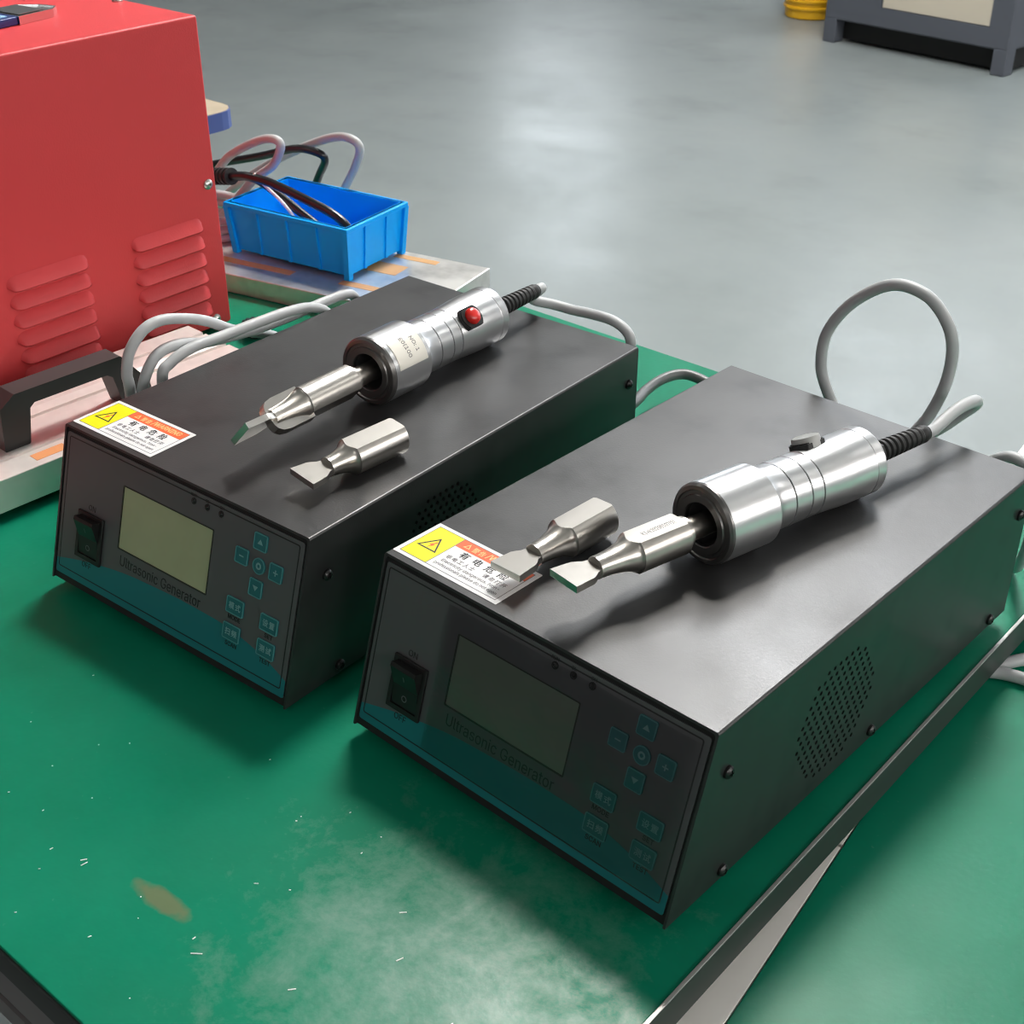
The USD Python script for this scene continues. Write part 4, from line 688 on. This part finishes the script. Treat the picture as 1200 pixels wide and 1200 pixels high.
# ================================================================== cables at the left generator
X = -0.2835
cord('cable', 'grey cable in the outermost tall arc left of the farther generator', 'cable', [(-0.285, 0.035, 0.005), (-0.2830, 0.0320, 0.030), (X, 0.0330, 0.060), (X, 0.0335, 0.0921), (X, 0.0331, 0.1015), (X, 0.0374, 0.1152), (X, 0.0490, 0.1264), (X, 0.0626, 0.1293), (X, 0.0789, 0.1259), (X, 0.0985, 0.1179), (X, 0.1183, 0.1053), (-0.286, 0.1357, 0.0971), (-0.292, 0.165, 0.080), (-0.300, 0.20, 0.040), (-0.300, 0.24, 0.006)], 0.0037, 'cable', 'grey cables between the plate and the farther generator')
cord('cable', 'grey cable in the middle arc, running back along the farther generator and turning under', 'cable', [(-0.279, 0.045, 0.005), (-0.278, 0.040, 0.040), (-0.278, 0.0390, 0.0760), (-0.278, 0.0397, 0.0899), (-0.278, 0.0465, 0.1030), (-0.278, 0.0563, 0.1107), (-0.278, 0.0733, 0.1112), (-0.278, 0.0933, 0.1058), (-0.279, 0.1288, 0.1019), (-0.279, 0.1590, 0.1013), (-0.280, 0.1985, 0.1022), (-0.280, 0.2190, 0.1020), (-0.280, 0.2270, 0.0975), (-0.281, 0.2330, 0.0850), (-0.283, 0.2430, 0.0500), (-0.284, 0.2600, 0.0060)], 0.0037, 'cable', 'grey cables between the plate and the farther generator')
cord('cable', 'grey cable in the innermost low arc nearest the farther generator', 'cable', [(-0.2705, 0.055, 0.005), (-0.2700, 0.050, 0.050), (-0.2700, 0.0503, 0.0956), (-0.2700, 0.0585, 0.1051), (-0.2700, 0.0761, 0.1100), (-0.2705, 0.1003, 0.1098), (-0.2710, 0.1290, 0.1100), (-0.2712, 0.1593, 0.1095), (-0.2715, 0.1800, 0.1060), (-0.2715, 0.1950, 0.0960), (-0.2718, 0.2020, 0.0750), (-0.2720, 0.2040, 0.0300), (-0.2720, 0.2000, 0.0060)], 0.0037, 'cable', 'grey cables between the plate and the farther generator')

# ================================================================== other cables
cord('power_cord', 'dark grey cord arching on the mat between the two generators', 'power cord', [(-0.1060, 0.3050, 0.0300), (-0.1060, 0.3300, 0.0240), (-0.1110, 0.3540, 0.0220), (-0.1189, 0.3775, 0.0205), (-0.1222, 0.4012, 0.0200), (-0.1180, 0.4180, 0.0200), (-0.1080, 0.4246, 0.0190), (-0.0880, 0.4260, 0.0150), (-0.050, 0.420, 0.0050), (0.0, 0.400, 0.0048)], 0.0042, 'cable_dark')
cord('cable', 'grey cable bowing out behind the right rear corner of the nearer generator', 'cable', [(0.150, 0.3100, 0.050), (0.1580, 0.3300, 0.0620), (0.1680, 0.3350, 0.0800), (0.1760, 0.3350, 0.0885), (0.1850, 0.3350, 0.0930), (0.1960, 0.3350, 0.0900), (0.2036, 0.3350, 0.0776), (0.2060, 0.3350, 0.0560), (0.2030, 0.3400, 0.0280), (0.1900, 0.3600, 0.0060), (0.1600, 0.4000, 0.0045)], 0.0037, 'cable')
cord('cable', 'nearer of two grey cables lying on the second bench beside the main bench edge', 'cable', [(0.190, 0.262, -0.0260), (0.2050, 0.2780, -0.0260), (0.2169, 0.2915, -0.0260), (0.2332, 0.2980, -0.0260), (0.2560, 0.3030, -0.0260), (0.29, 0.318, -0.0260)], 0.0040, 'cable', 'grey cables on the second bench')
cord('cable', 'farther of two grey cables lying on the second bench beside the main bench edge', 'cable', [(0.185, 0.280, -0.0260), (0.2040, 0.2900, -0.0260), (0.2160, 0.3010, -0.0260), (0.2254, 0.3166, -0.0260), (0.2374, 0.3320, -0.0260), (0.27, 0.355, -0.0260)], 0.0040, 'cable', 'grey cables on the second bench')

# ================================================================== far things
ct = thing('side_table', 'cream-topped table with a blue edge seen past the red machine', 'table', (-1.072, 0.7153, 0), 3.0)
top = rrect(-0.70, 0.0, -0.60, 0.0, 0.03)
obj('table_top', ext(top, -0.024, 0.0), 'cream', ct, False); obj('edge_band', ext(top.buffer(0.0015).difference(top.buffer(-0.0005)), -0.0245, -0.0008), 'blue_edge', ct, False)
for x in (-0.64, -0.20):
    for y in (-0.54, -0.20): obj('leg', bx(x, x + 0.035, y, y + 0.035, FZ, -0.0245, r=0.002), 'frame_gray', ct)
cb = thing('cabinet', 'grey steel cabinet with a cream front panel standing on the floor at the back', 'cabinet', (-2.5008, 4.6407, FZ), -4.7)
CW, CDp, CH = 0.81, 0.55, 1.05
obj('carcass', TM(bxm(0, CW, 0, CDp, 0.09, CH, r=0.006) - bxm(0.255, 0.720, -0.1, 0.012, 0.163, CH - 0.1)), 'cabinet', cb, False)
obj('front_panel', bx(0.257, 0.718, 0.004, 0.016, 0.165, CH - 0.102, r=0.002), 'cabinet_panel', cb)
for x0, x1 in ((0, 0.058), (CW - 0.058, CW)):
    for y0, y1 in ((0, 0.06), (CDp - 0.06, CDp)): obj('foot', bx(x0, x1, y0, y1, 0.0005, 0.095, r=0.004), 'cabinet', cb)
obj('side_panel', bx(CW - 0.004, CW + 0.004, 0.10, CDp - 0.06, 0.24, CH - 0.1, r=0.002), 'cabinet_panel', cb)
obj('underside_shade', bx(0.03, CW - 0.03, 0.06, CDp - 0.03, 0.01, 0.095), 'dark', cb, False)  # black block stands in for the shade in the recess under the cabinet
bk = thing('bucket', 'yellow ribbed plastic bucket on the floor left of the grey cabinet', 'bucket', (-2.80, 5.02, FZ + 0.001))
br = [(0, 0), (0, 0.098), (0.004, 0.104)]
for z in (0.045, 0.075, 0.20):
    r = 0.104 + 0.09 * z; br += [(z - 0.006, r), (z - 0.004, r + 0.006), (z + 0.004, r + 0.006), (z + 0.006, r + 0.001)]
br += [(0.30, 0.131), (0.305, 0.137), (0.315, 0.137), (0.315, 0.127), (0.012, 0.098), (0.012, 0)]
obj('bucket_body', lathe(br, 56), 'bucket', bk, 30)
hb = [(0.138 * math.cos(a), 0.03, 0.300 + 0.06 * math.sin(a)) for a in np.linspace(0, math.pi, 17)]
obj('bail', tube(hb, 0.003, 8, 2), 'screw_steel', bk)
